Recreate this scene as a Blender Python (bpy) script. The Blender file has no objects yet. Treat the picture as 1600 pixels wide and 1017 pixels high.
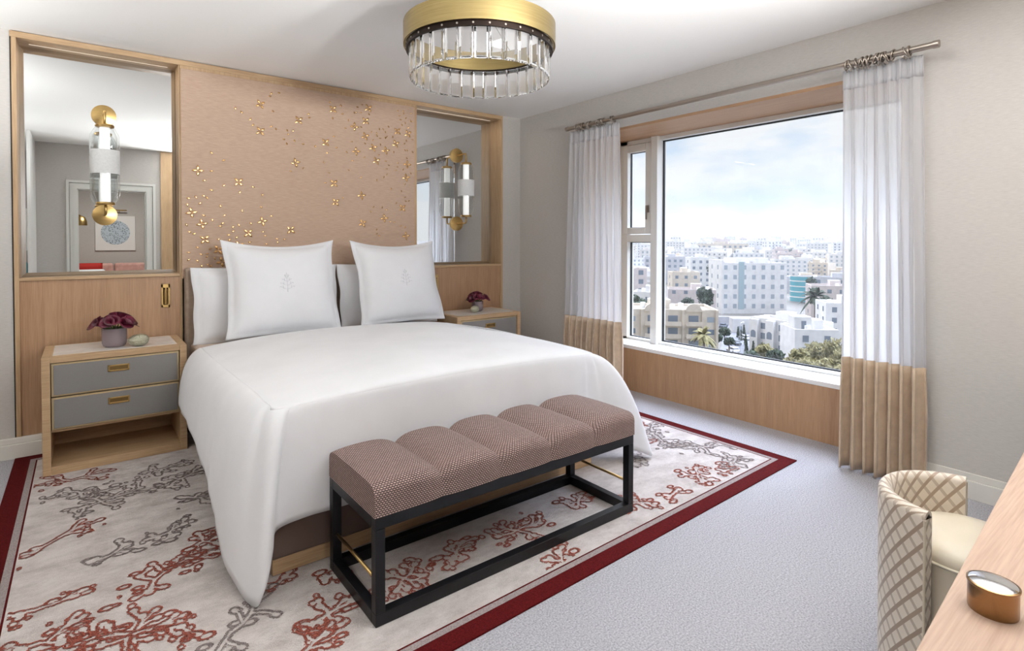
import bpy, bmesh, math, random
import numpy as np
from mathutils import Vector, Matrix
random.seed(7)
C = bpy.context.scene.collection
PI = math.pi
SPOT_FILL, SKYTOP, DOWN_FILL, TORCH_FILL = 52, 13.0, 1.5, 21   # powers of the added fill lamps and brightness of the high sky
SC = 1.1            # everything below is laid out in 1.1 m units and scaled to metres at the end

# ------------------------------------------------------------------ materials
def newmat(name):
    m = bpy.data.materials.new(name); m.use_nodes = True
    nt = m.node_tree
    return m, nt, nt.nodes['Principled BSDF']
def lin(c):
    return tuple((x/255/12.92 if x <= 10 else ((x/255+.055)/1.055)**2.4) for x in c)
def rgba(c): return (c[0], c[1], c[2], 1)
def N(nt, t, **kw):
    n = nt.nodes.new(t)
    for k, v in kw.items(): setattr(n, k, v)
    return n
def plain(name, c, rough=.5, metal=0, **inp):
    m, nt, b = newmat(name)
    b.inputs['Base Color'].default_value = rgba(lin(c)); b.inputs['Roughness'].default_value = rough
    b.inputs['Metallic'].default_value = metal
    for k, v in inp.items(): b.inputs[k.replace('_', ' ')].default_value = v
    return m
def math_node(nt, op, a, b=None):
    n = N(nt, 'ShaderNodeMath', operation=op)
    for i, v in enumerate((a, b)):
        if v is None: continue
        if isinstance(v, (int, float)): n.inputs[i].default_value = v
        else: nt.links.new(v, n.inputs[i])
    return n.outputs[0]
def mixc(nt, fac, a, b):
    n = N(nt, 'ShaderNodeMix', data_type='RGBA')
    nt.links.new(fac, n.inputs[0])
    for s, v in ((n.inputs[6], a), (n.inputs[7], b)):
        if isinstance(v, tuple): s.default_value = rgba(v)
        else: nt.links.new(v, s)
    return n.outputs[2]
def noise(nt, scale, coord='Object', vec=(1, 1, 1), detail=4, rough=.55):
    tc = N(nt, 'ShaderNodeTexCoord'); mp = N(nt, 'ShaderNodeMapping')
    mp.inputs['Scale'].default_value = vec
    nt.links.new(tc.outputs[coord], mp.inputs[0])
    n = N(nt, 'ShaderNodeTexNoise'); n.inputs['Scale'].default_value = scale
    n.inputs['Detail'].default_value = detail; n.inputs['Roughness'].default_value = rough
    nt.links.new(mp.outputs[0], n.inputs['Vector'])
    return n.outputs['Fac']
def ramp(nt, fac, a, b):
    n = N(nt, 'ShaderNodeMapRange'); n.inputs[1].default_value = a; n.inputs[2].default_value = b
    nt.links.new(fac, n.inputs[0]); return n.outputs[0]
def bump(nt, b, h, strength=.2, dist=.002):
    n = N(nt, 'ShaderNodeBump'); n.inputs['Strength'].default_value = strength; n.inputs['Distance'].default_value = dist
    nt.links.new(h, n.inputs['Height']); nt.links.new(n.outputs[0], b.inputs['Normal'])
def noisy(name, c1, c2, scale, rough=.8, vec=(1, 1, 1), bmp=0, bd=.002, lo=.35, hi=.65, detail=4, **inp):
    m, nt, b = newmat(name)
    f = noise(nt, scale, vec=vec, detail=detail)
    nt.links.new(mixc(nt, ramp(nt, f, lo, hi), lin(c1), lin(c2)), b.inputs['Base Color'])
    b.inputs['Roughness'].default_value = rough
    for k, v in inp.items(): b.inputs[k.replace('_', ' ')].default_value = v
    if bmp: bump(nt, b, f, bmp, bd)
    return m
def wood(name, c1, c2, axis, rough=.45):
    m, nt, b = newmat(name)
    v = {'x': (3, 90, 90), 'y': (90, 3, 90), 'z': (90, 90, 3)}[axis]
    v2 = {'x': (.6, 14, 14), 'y': (14, .6, 14), 'z': (14, 14, .6)}[axis]
    f = noise(nt, 2.2, vec=v, detail=3); g = noise(nt, 1.5, vec=v2, detail=3)
    s = math_node(nt, 'ADD', math_node(nt, 'MULTIPLY', f, .6), math_node(nt, 'MULTIPLY', g, .4))
    nt.links.new(mixc(nt, ramp(nt, s, .36, .64), lin(c1), lin(c2)), b.inputs['Base Color'])
    b.inputs['Roughness'].default_value = rough
    bump(nt, b, f, .08, .001)
    return m
OAK1, OAK2 = (168, 137, 103), (196, 167, 130)
oak_x = wood('oak_grain_x', OAK1, OAK2, 'x'); oak_y = wood('oak_grain_y', OAK1, OAK2, 'y'); oak_z = wood('oak_grain_z', OAK1, OAK2, 'z')
OK1, OK2 = (158, 122, 92), (180, 145, 113)
veneer_z = wood('oak_veneer_upright', OK1, OK2, 'z'); veneer_y = wood('oak_veneer_flat', OK1, OK2, 'y')
desk_wood = wood('pale_oak', (164, 137, 119), (188, 162, 144), 'x', .5)
m_wall = noisy('wallpaper_linen', (187, 183, 178), (199, 195, 190), 30, .85, (1, 1, 18), .1, .001)
m_ceil = plain('ceiling_paint', (240, 239, 236), .9)
m_white = plain('white_paint', (226, 223, 216), .45)
m_frame = plain('window_white', (226, 226, 222), .35)
m_sill = plain('sill_white', (240, 240, 240), .3)
m_gasket = plain('gasket_black', (25, 26, 30), .5)
m_carpet = noisy('carpet_pile', (138, 137, 141), (196, 195, 201), 150, .95, (1, 1, 1), .9, .006, .3, .7, 6, Specular_IOR_Level=.1)
def rug_mat():
    m, nt, b = newmat('rug_field')
    a = noise(nt, 6, vec=(1, 1.7, 1), detail=6, rough=.7); d = noise(nt, 260, detail=2)
    s = math_node(nt, 'ADD', math_node(nt, 'MULTIPLY', a, .75), math_node(nt, 'MULTIPLY', d, .25))
    nt.links.new(mixc(nt, ramp(nt, s, .36, .6), lin((166, 157, 153)), lin((198, 191, 188))), b.inputs['Base Color'])
    b.inputs['Roughness'].default_value = .95; b.inputs['Specular IOR Level'].default_value = .1; bump(nt, b, d, .6, .004); return m
m_rug = rug_mat()
m_rugred = noisy('rug_dark_red', (62, 12, 14), (86, 19, 20), 220, .95, bmp=.6, bd=.004, Specular_IOR_Level=.08)
m_ruggrey = noisy('rug_grey', (128, 118, 116), (156, 146, 144), 220, .95, bmp=.6, bd=.004, Specular_IOR_Level=.08)
m_coral = noisy('coral_pile', (104, 48, 40), (158, 92, 78), 240, .95, bmp=.8, bd=.004, Specular_IOR_Level=.08)
m_coralgrey = noisy('grey_coral_pile', (104, 92, 90), (142, 132, 130), 240, .95, bmp=.8, bd=.004, Specular_IOR_Level=.08)
m_linen = noisy('white_cotton', (227, 228, 231), (233, 234, 237), 3, .85, bmp=.05, bd=.01, Sheen_Weight=.15)
m_embroid = plain('embroidery_white', (217, 218, 223), .7)
m_panelfab = noisy('grasscloth', (176, 150, 130), (194, 168, 147), 6, .8, (3, 3, 70), .15, .001)
m_headfab = noisy('taupe_upholstery', (158, 140, 124), (170, 152, 136), 40, .8)
m_bedbase = plain('brown_upholstery', (98, 80, 72), .8)
m_mattress = plain('mattress_ticking', (190, 172, 158), .85)
m_brass = noisy('brushed_brass', (190, 158, 100), (202, 172, 116), 8, .3, (2, 2, 60), Metallic=1)
m_goldband = noisy('satin_gold', (158, 138, 92), (174, 154, 106), 5, .34, (1, 1, 60), Metallic=1)
m_gold = plain('polished_gold', (214, 172, 118), .26, 1)
m_bronze = plain('dark_bronze', (40, 30, 25), .4, .8)
m_steel = plain('satin_nickel', (168, 158, 148), .28, 1)
m_chrome = plain('polished_steel', (232, 234, 238), .08, 1)
m_black = noisy('black_lacquer', (12, 12, 15), (18, 18, 21), 40, .38, Specular_IOR_Level=.3)
m_grey_leather = noisy('grey_leather', (124, 121, 119), (128, 125, 123), 300, .42)
m_marble = noisy('white_marble', (226, 222, 216), (240, 238, 234), 9, .18)
m_brassedge = plain('gilt_edging', (188, 168, 130), .4, .5)
m_dark = plain('shadow_gap', (30, 22, 16), .8)
m_mirror = plain('mirror_silver', (236, 238, 238), .0, 1)
m_led = None
def emit(name, c, s):
    m = bpy.data.materials.new(name); m.use_nodes = True; nt = m.node_tree; nt.nodes.clear()
    e = N(nt, 'ShaderNodeEmission'); e.inputs[0].default_value = rgba(c); e.inputs[1].default_value = s
    o = N(nt, 'ShaderNodeOutputMaterial'); nt.links.new(e.outputs[0], o.inputs[0]); return m
m_led = emit('led_strip', (1, .86, .68), .9)
m_lamp = emit('fill_diffuser', (1, .95, .88), 1.0)  # glowing faces of the added fill lamps
def pane_mat(name, tint, refl=1.0):
    m = bpy.data.materials.new(name); m.use_nodes = True; nt = m.node_tree; nt.nodes.clear()
    t = N(nt, 'ShaderNodeBsdfTransparent'); t.inputs[0].default_value = rgba(tint)
    g = N(nt, 'ShaderNodeBsdfGlossy'); g.inputs['Roughness'].default_value = 0
    lw = N(nt, 'ShaderNodeLayerWeight'); lw.inputs[0].default_value = .5
    fr5 = math_node(nt, 'ADD', math_node(nt, 'MULTIPLY', math_node(nt, 'POWER', lw.outputs['Facing'], 4.0), .9), .045)
    mx = N(nt, 'ShaderNodeMixShader'); o = N(nt, 'ShaderNodeOutputMaterial')
    nt.links.new(math_node(nt, 'MULTIPLY', fr5, refl), mx.inputs[0])
    nt.links.new(t.outputs[0], mx.inputs[1]); nt.links.new(g.outputs[0], mx.inputs[2]); nt.links.new(mx.outputs[0], o.inputs[0])
    return m
m_pane = pane_mat('window_pane', (.97, .985, .98), .8)
m_tubeglass = pane_mat('clear_glass_shell', (.96, .97, .97), .9)
m_crystal = plain('cut_crystal', (255, 255, 255), .0, 0, Transmission_Weight=1.0, IOR=1.68)
m_frost = noisy('etched_glass', (232, 232, 230), (250, 250, 250), 90, .5, bmp=.5)
_nt = m_frost.node_tree; _tl = N(_nt, 'ShaderNodeBsdfTranslucent'); _tl.inputs[0].default_value = (.95, .95, .95, 1); _mx = N(_nt, 'ShaderNodeMixShader'); _mx.inputs[0].default_value = .5
_nt.links.new(_nt.nodes['Principled BSDF'].outputs[0], _mx.inputs[1]); _nt.links.new(_tl.outputs[0], _mx.inputs[2]); _nt.links.new(_mx.outputs[0], _nt.nodes['Material Output'].inputs[0])
m_opal = plain('opal_tube', (250, 250, 250), .4, 0, Emission_Color=(1, .98, .95, 1), Emission_Strength=.6)
def sheer_mat():
    m, nt, b = newmat('sheer_voile'); o = nt.nodes['Material Output']
    b.inputs['Base Color'].default_value = rgba(lin((240, 240, 242))); b.inputs['Roughness'].default_value = .9
    tl = N(nt, 'ShaderNodeBsdfTranslucent'); tl.inputs[0].default_value = rgba(lin((244, 244, 246)))
    tr = N(nt, 'ShaderNodeBsdfTransparent')
    a = N(nt, 'ShaderNodeMixShader'); a.inputs[0].default_value = .6
    c = N(nt, 'ShaderNodeMixShader'); c.inputs[0].default_value = .18
    nt.links.new(b.outputs[0], a.inputs[1]); nt.links.new(tl.outputs[0], a.inputs[2])
    nt.links.new(a.outputs[0], c.inputs[1]); nt.links.new(tr.outputs[0], c.inputs[2]); nt.links.new(c.outputs[0], o.inputs[0])
    return m
m_sheer = sheer_mat()
m_satin = noisy('tan_satin', (180, 158, 134), (194, 172, 147), 20, .45, Sheen_Weight=.4)
def weave_mat():
    m, nt, b = newmat('bench_weave')
    tc = N(nt, 'ShaderNodeTexCoord'); br = N(nt, 'ShaderNodeTexBrick')
    nt.links.new(tc.outputs['UV'], br.inputs['Vector'])
    br.inputs['Color1'].default_value = rgba(lin((186, 160, 152))); br.inputs['Color2'].default_value = rgba(lin((168, 142, 134)))
    br.inputs['Mortar'].default_value = rgba(lin((58, 44, 42)))
    br.inputs['Scale'].default_value = 1; br.inputs['Mortar Size'].default_value = .0018; br.inputs['Mortar Smooth'].default_value = .3
    br.inputs['Brick Width'].default_value = .0105; br.inputs['Row Height'].default_value = .0068
    nt.links.new(br.outputs['Color'], b.inputs['Base Color']); b.inputs['Roughness'].default_value = .85
    bump(nt, b, math_node(nt, 'SUBTRACT', 1.0, br.outputs['Fac']), .6, .003); return m
m_weave = weave_mat()
def diamond_mat():
    m, nt, b = newmat('diamond_weave')
    tc = N(nt, 'ShaderNodeTexCoord'); sp = N(nt, 'ShaderNodeSeparateXYZ'); nt.links.new(tc.outputs['UV'], sp.inputs[0])
    u = math_node(nt, 'MULTIPLY', sp.outputs[0], 25.0); v = math_node(nt, 'MULTIPLY', sp.outputs[1], 19.0)
    fa = math_node(nt, 'FRACT', math_node(nt, 'ADD', u, v)); fb = math_node(nt, 'FRACT', math_node(nt, 'ADD', math_node(nt, 'SUBTRACT', v, u), 50.0))
    a = math_node(nt, 'MULTIPLY', math_node(nt, 'GREATER_THAN', fa, .74), .7); c = math_node(nt, 'GREATER_THAN', fb, .72)
    d = math_node(nt, 'MAXIMUM', a, c)
    sh = math_node(nt, 'ADD', math_node(nt, 'MULTIPLY', d, .9), math_node(nt, 'MULTIPLY', fb, .12))
    nt.links.new(mixc(nt, sh, lin((222, 212, 198)), lin((148, 128, 110))), b.inputs['Base Color'])
    b.inputs['Roughness'].default_value = .45; b.inputs['Sheen Weight'].default_value = .3
    bump(nt, b, math_node(nt, 'SUBTRACT', 1.0, d), .3, .002); return m
m_diamond = diamond_mat()
m_cream = plain('cream_leather', (214, 204, 184), .32)
m_pull = plain('shaded_brass', (128, 104, 66), .4, .9)  # brass darkened to stand for shade inside the flat handle
m_pot = plain('plum_ceramic', (136, 122, 126), .22)
m_petal = noisy('burgundy_petal', (56, 8, 26), (104, 16, 48), 14, .4)
m_stem = plain('green_stem', (80, 96, 52), .5)
m_egg, _n, _b = newmat('hammered_silver'); _b.inputs['Base Color'].default_value = rgba(lin((206, 206, 184))); _b.inputs['Metallic'].default_value = 1; _b.inputs['Roughness'].default_value = .3
_v = N(_n, 'ShaderNodeTexVoronoi'); _v.inputs['Scale'].default_value = 190; _c = N(_n, 'ShaderNodeTexCoord'); _n.links.new(_c.outputs['Object'], _v.inputs['Vector']); bump(_n, _b, _v.outputs['Distance'], .9, .004)
m_door = plain('door_white', (232, 231, 228), .5)
m_casing = plain('casing_white', (216, 216, 210), .45)
m_sofa = noisy('pink_velvet', (196, 152, 142), (214, 172, 162), 12, .9)
m_redcush = plain('red_cushion', (176, 38, 30), .8)
m_print = None

# ------------------------------------------------------------------ mesh builder
class MB:
    def __init__(s): s.v = []; s.f = []; s.m = []; s.uv = []
    def add(s, vs, fs, mi=0, uvs=None):
        o = len(s.v); s.v += [tuple(p) for p in vs]
        for i, f in enumerate(fs):
            s.f.append(tuple(o+k for k in f)); s.m.append(mi)
            s.uv.append(uvs[i] if uvs else None)
        return s
    def box(s, x0, x1, y0, y1, z0, z1, mi=0):
        v = [(x0,y0,z0),(x1,y0,z0),(x1,y1,z0),(x0,y1,z0),(x0,y0,z1),(x1,y0,z1),(x1,y1,z1),(x0,y1,z1)]
        return s.add(v, [(0,3,2,1),(4,5,6,7),(0,1,5,4),(1,2,6,5),(2,3,7,6),(3,0,4,7)], mi)
    def bar(s, p0, p1, w, h, mi=0):
        p0, p1 = Vector(p0), Vector(p1); d = (p1-p0).normalized()
        a = d.cross(Vector((0,0,1))) if abs(d.z) < .99 else Vector((1,0,0)); a.normalize(); b = d.cross(a)
        vs = [p+a*i*w/2+b*j*h/2 for p in (p0,p1) for i, j in ((-1,-1),(1,-1),(1,1),(-1,1))]
        return s.add(vs, [(0,1,2,3),(7,6,5,4),(0,4,5,1),(1,5,6,2),(2,6,7,3),(3,7,4,0)], mi)
    def tube(s, pts, r, n=10, mi=0, caps=True):
        pts = [Vector(p) for p in pts]; rs = r if isinstance(r, (list, tuple)) else [r]*len(pts)
        vs = []; up = None
        for i, p in enumerate(pts):
            d = (pts[min(i+1,len(pts)-1)]-pts[max(i-1,0)]).normalized()
            if up is None: up = d.orthogonal().normalized()
            up = (up - d*up.dot(d)).normalized(); b = d.cross(up)
            vs += [p+(up*math.cos(2*PI*k/n)+b*math.sin(2*PI*k/n))*rs[i] for k in range(n)]
        fs = [(i*n+k, i*n+(k+1)%n, (i+1)*n+(k+1)%n, (i+1)*n+k) for i in range(len(pts)-1) for k in range(n)]
        if caps: fs += [tuple(range(n))[::-1], tuple((len(pts)-1)*n+k for k in range(n))]
        return s.add(vs, fs, mi)
    def lathe(s, prof, c=(0,0,0), axis='z', n=28, mi=0, a0=0, a1=2*PI):
        full = abs(a1-a0-2*PI) < 1e-6; k = n if full else n+1; vs = []
        for r, h in prof:
            for i in range(k):
                a = a0+(a1-a0)*i/n; x, y = r*math.cos(a), r*math.sin(a)
                q = {'z': (x,y,h), 'y': (x,h,y), 'x': (h,x,y)}[axis]
                vs.append((c[0]+q[0], c[1]+q[1], c[2]+q[2]))
        fs = []
        for j in range(len(prof)-1):
            for i in range(n):
                i2 = (i+1) % k
                f = (j*k+i, j*k+i2, (j+1)*k+i2, (j+1)*k+i)
                fs.append(f if axis != 'y' else f[::-1])
        return s.add(vs, fs, mi)
    def grid(s, nu, nv, fn, mi=0, closed=False, uvfn=None):
        """fn(i,j) -> point; uv in metres along the sheet"""
        vs = [Vector(fn(i,j)) for j in range(nv) for i in range(nu)]
        U = np.zeros((nv,nu)); V = np.zeros((nv,nu))
        for j in range(nv):
            for i in range(1,nu): U[j,i] = U[j,i-1]+(vs[j*nu+i]-vs[j*nu+i-1]).length
        for i in range(nu):
            for j in range(1,nv): V[j,i] = V[j-1,i]+(vs[j*nu+i]-vs[(j-1)*nu+i]).length
        if uvfn:
            for j in range(nv):
                for i in range(nu): U[j,i], V[j,i] = uvfn(i,j)
        fs = []; uvs = []
        for j in range(nv-1):
            for i in range(nu-1):
                q = ((i,j),(i+1,j),(i+1,j+1),(i,j+1))
                fs.append(tuple(b*nu+a for a,b in q)); uvs.append([(U[b,a],V[b,a]) for a,b in q])
        return s.add(vs, fs, mi, uvs)
    def build(s, name, mats, parent=None, smooth=False, bevel=0, seg=2, sub=0, solid=0, weld=False, autos=None):
        me = bpy.data.meshes.new(name); me.from_pydata(s.v, [], s.f)
        for m in (mats if isinstance(mats, (list, tuple)) else [mats]): me.materials.append(m)
        me.polygons.foreach_set('material_index', s.m)
        if any(s.uv):
            lay = me.uv_layers.new(name='UVMap'); li = 0; flat = []
            for f, u in zip(s.f, s.uv):
                for k in range(len(f)): flat += list(u[k]) if u else [0, 0]
            lay.data.foreach_set('uv', flat)
        me.update()
        bm = bmesh.new(); bm.from_mesh(me)
        if weld: bmesh.ops.remove_doubles(bm, verts=bm.verts, dist=1e-5)
        bmesh.ops.recalc_face_normals(bm, faces=bm.faces)
        bm.to_mesh(me); bm.free()
        if smooth:
            me.polygons.foreach_set('use_smooth', [True]*len(me.polygons))
        o = bpy.data.objects.new(name, me); C.objects.link(o)
        if parent is not None:
            o.parent = parent; p = parent; L = Vector(parent.location)
            if p.parent is not None: L = L+Vector(p.parent.location)
            if parent.get('_local') is None: o.location = -L if parent.type == 'EMPTY' else Vector((0,0,0))
        if solid:
            md = o.modifiers.new('thick', 'SOLIDIFY'); md.thickness = solid; md.offset = 0
        if bevel:
            md = o.modifiers.new('bevel', 'BEVEL'); md.width = bevel; md.segments = seg; md.limit_method = 'ANGLE'; md.angle_limit = .6
            md.harden_normals = False
        if sub:
            md = o.modifiers.new('sub', 'SUBSURF'); md.levels = sub; md.render_levels = sub
        if autos: 
            me.polygons.foreach_set('use_smooth', [True]*len(me.polygons))
            bm = bmesh.new(); bm.from_mesh(me)
            for e in bm.edges:
                if len(e.link_faces) == 2 and e.calc_face_angle(0) > autos: e.smooth = False
            bm.to_mesh(me); bm.free()
        return o
def tag(o, label=None, cat=None, group=None, kind=None):
    if label: o['label'] = label
    if cat: o['category'] = cat
    if group: o['group'] = group
    if kind: o['kind'] = kind
    return o
def thing(name, label, cat, loc=(0,0,0), group=None, local=False, rotz=0):
    o = bpy.data.objects.new(name, None); C.objects.link(o); o.location = loc; o.empty_display_size = .1
    if local: o['_local'] = 1
    o.rotation_euler = (0,0,rotz)
    return tag(o, label, cat, group)
def struct(name, mb, mats, parent=None, **kw):
    o = mb.build(name, mats, parent, **kw)
    if parent is None: tag(o, kind='structure')
    return o
def kids(o): return [c for c in bpy.data.objects if c.parent == o]
def copy_tree(o, parent=None, ks=None):
    c = o.copy(); C.objects.link(c)
    if parent is not None: c.parent = parent
    for ch in kids(o): copy_tree(ch, c)
    return c
def lerp(a, b, t): return a+(b-a)*t
def smooth_interp(keys, vals, t):
    """monotone-ish cubic (Catmull-Rom) interpolation of vector values"""
    i = max(0, min(len(keys)-2, int(np.searchsorted(keys, t, side='right'))-1))
    t0, t1 = keys[i], keys[i+1]; h = t1-t0; u = (t-t0)/h
    def tang(k):
        if k == 0: return (vals[1]-vals[0])/(keys[1]-keys[0])
        if k == len(keys)-1: return (vals[-1]-vals[-2])/(keys[-1]-keys[-2])
        return (vals[k+1]-vals[k-1])/(keys[k+1]-keys[k-1])
    m0, m1 = tang(i)*h, tang(i+1)*h
    return (2*u**3-3*u**2+1)*vals[i]+(u**3-2*u**2+u)*m0+(-2*u**3+3*u**2)*vals[i+1]+(u**3-u**2)*m1

# ------------------------------------------------------------------ room shell
WY, WX, H = 4.215, 3.42, 2.45            # bed wall plane, window wall plane, ceiling height
NX, FX = 3.645, 3.87                     # wood apron plane, window frame plane
NY0, NY1, SOF, SILL = 1.02, 3.34, 2.14, .38
XW = -2.2
fb = MB(); fb.box(XW, WX, -3.4, WY+.2, -.12, 0); fb.box(WX, NX+.02, NY0, NY1, -.12, 0)
struct('floor', fb, m_carpet)
struct('ceiling', MB().box(XW-.2, 4.2, -3.4, WY+.3, H, H+.15), m_ceil)
w = MB(); w.box(XW-.2, -.31, WY, WY+.3, 0, H); w.box(-.31, 3.2, WY+.19, WY+.3, 0, H); w.box(3.2, 4.2, WY, WY+.3, 0, H)
struct('wall_north', w, m_wall)
w = MB()
w.box(WX, 3.985, NY1, WY, 0, H); w.box(WX, 3.985, -3.4, NY0, 0, H); w.box(WX, 3.985, NY0, NY1, SOF+.02, H)
w.box(NX+.02, 3.985, NY0, NY1, -.12, SILL-.03)
struct('wall_east', w, m_wall)
w = MB()        # wall behind the camera with the doorway the picture is taken from, and a desk recess
w.box(-.44, -.05, -.12, .035, 0, H); w.box(-.05, .675, -.12, .035, 1.9, H); w.box(.675, 1.03, -.12, .035, 0, H)
w.box(1.03, WX, -.62, -.5, 0, H); w.box(.93, 1.03, -.62, -.12, 0, H)
struct('wall_south', w, m_wall)
w = MB(); w.box(XW-.2, XW, -3.4, WY, 0, H); struct('wall_west', w, m_wall)
struct('wall_far_south', MB().box(XW-.2, 4.2, -3.6, -3.4, -.1, H), m_wall)
struct('wall_hall', MB().box(XW, -.47, -1.05, -.95, 0, H), m_wall)
struct('trim_1', MB().box(WX-.0, FX+.02, NY0, NY1, SOF, SOF+.02), veneer_y)
struct('trim_2', MB().box(NX, NX+.02, NY0, NY1, 0, SILL-.03), veneer_z)
struct('trim_3', MB().box(NX-.006, FX+.1, NY0, NY1, SILL-.03, SILL), m_sill, bevel=.004)
struct('trim_4', MB().box(WX+.001, FX+.02, NY1-.015, NY1, 0, SOF).box(WX+.001, FX+.02, NY0, NY0+.015, 0, SOF), oak_z)
def baseboard(name, x0, x1, y0, y1, dx, dy):
    b = MB(); b.box(x0, x1, y0, y1, 0, .085)
    b.box(x0+dx*.006, x1-(dx < 0)*0, y0+dy*.006, y1, .085, .12) if dx >= 0 else None
    return struct(name, b, m_white, bevel=.004)
baseboard('baseboard_north', XW, -.12, WY-.025, WY, 0, 1)
baseboard('baseboard_right', 3.1, WX, WY-.02, WY, 0, 1)
b = MB()
for y0, y1 in ((-.5, NY0), (NY1, WY-.02)):
    b.box(WX-.014, WX, y0, y1, 0, .09); b.box(WX-.008, WX, y0, y1, .09, .125)
struct('baseboard_east', b, m_white, bevel=.003)
# door casing around the doorway behind the camera, seen in the left mirror
b = MB()
for k, (o, t) in enumerate(((0, .03), (.035, .022), (.075, .034))):
    e = .035 if k < 2 else .03
    b.box(-.05-o-e, -.05-o, .035, .035+t, 0, 1.9+o); b.box(.675+o, .675+o+e, .035, .035+t, 0, 1.9+o)
    b.box(-.05-o-e, .675+o+e, .035, .035+t, 1.9+o, 1.9+o+e)
b.box(-.05, -.035, -.12, .034, 0, 1.885); b.box(.66, .675, -.12, .034, 0, 1.885); b.box(-.05, .675, -.12, .034, 1.885, 1.9)
struct('door_1', b, m_casing)
struct('door_2', MB().box(-.47, -.44, .0, .875, .005, H-.004), m_door)
struct('wall_return', MB().box(-.53, -.44, -.95, -.12, 0, H), m_wall)

# window
win = tag(bpy.data.objects.new('window_1', None), kind='structure'); C.objects.link(win); win.location = (FX, 2.2, SILL)
fr = MB(); F0, F1 = FX, FX+.09
fr.box(F0, F1, NY0, NY1, SILL, SILL+.02); fr.box(F0, F1, NY0, NY1, 2.105, SOF)
fr.box(F0, F1, 3.245, NY1, SILL, SOF); fr.box(F0, F1, NY0, 1.12, SILL, SOF)
fr.build('window_frame', m_frame, win, bevel=.003)
mu = MB(); mu.box(F0-.035, F1, 2.9, 2.965, SILL, SOF); mu.build('mullion', m_frame, win, bevel=.003)
MB().box(F0+.004, F1, 2.965, NY1, 1.245, 1.31).build('transom', m_frame, win, bevel=.003)
sash = MB(); s0, s1 = F0-.012, F0+.05
sash.box(s0, s1, 2.968, 3.04, 1.315, 2.1); sash.box(s0, s1, 3.235, 3.285, 1.315, 2.1)
sash.box(s0, s1, 3.04, 3.235, 2.035, 2.1); sash.box(s0, s1, 3.04, 3.235, 1.315, 1.372)
sa = sash.build('opening_sash', m_frame, win, bevel=.004)
hd = MB(); hd.box(s0-.012, s0, 2.995, 3.017, 1.5, 1.56); hd.bar((s0-.03, 3.006, 1.56), (s0-.03, 3.006, 1.44), .014, .012); hd.bar((s0-.03, 3.006, 1.55), (s0, 3.006, 1.55), .012, .012)
hd.build('window_handle', m_steel, sa, bevel=.003)
gk = MB()
def gasket(y0, y1, z0, z1, x, t=.007):
    gk.box(x, x+.02, y0, y1, z1-t, z1); gk.box(x, x+.02, y0, y1, z0, z0+t); gk.box(x, x+.02, y0, y0+t, z0, z1); gk.box(x, x+.02, y1-t, y1, z0, z1)
gasket(1.12, 2.9, SILL+.02, 2.105, F0+.045, .009); gasket(3.04, 3.235, 1.372, 2.035, F0+.03, .004); gasket(2.965, 3.245, SILL+.02, 1.245, F0+.045, .006)
gk.build('gasket', m_gasket, win)
for nm, y0, y1, z0, z1 in (('pane', 1.1, 2.9, SILL, 2.11), ('pane', 3.03, 3.24, 1.36, 2.04), ('pane', 2.965, 3.25, SILL, 1.25)):
    MB().add([(F0+.055,y0,z0),(F0+.055,y1,z0),(F0+.055,y1,z1),(F0+.055,y0,z1)], [(0,1,2,3)]).build(nm, m_pane, win)

# ------------------------------------------------------------------ rug with coral motif
rug = thing('area_rug', 'large pale rug with coral motif and dark red border under the bed', 'rug', (1.45, 2.8, 0))
O = [(-.318, 4.186), (-.325, 1.30), (3.216, 1.458), (3.222, 4.186)]
O[1] = (-.322, 1.385)
def inset(d):
    P = [Vector((x,y)) for x,y in O]; n = 4; out = []
    for i in range(n):
        a, p, c = P[i-1], P[i], P[(i+1)%n]
        e1 = (p-a).normalized(); e2 = (c-p).normalized()
        n1 = Vector((-e1.y, e1.x)); n2 = Vector((-e2.y, e2.x))
        A = np.array([[n1.x,n1.y],[n2.x,n2.y]]); bb = np.array([n1.dot(p)+d, n2.dot(p)+d])
        out.append(tuple(np.linalg.solve(A, bb)))
    return out
def ringmesh(d0, d1, z):
    a, c = inset(d0), inset(d1); v = [(x,y,z) for x,y in a]+[(x,y,z) for x,y in c]
    return MB().add(v, [(i,(i+1)%4,4+(i+1)%4,4+i) for i in range(4)])
RZ = .006
base = MB(); a = inset(0)
base.add([(x,y,0.0004) for x,y in a]+[(x,y,RZ) for x,y in a], [(i,(i+1)%4,4+(i+1)%4,4+i) for i in range(4)])
base.f += []; 
mb = ringmesh(0, .072, RZ); mb.add(base.v, base.f)
mb.build('border', m_rugred, rug)
ringmesh(.072, .097, RZ).build('border_stripe', m_ruggrey, rug)
ringmesh(.097, .104, RZ).build('border_line', m_rugred, rug)
fld = inset(.104)
MB().add([(x,y,RZ) for x,y in fld], [(0,1,2,3)]).build('field', m_rug, rug)
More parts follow.
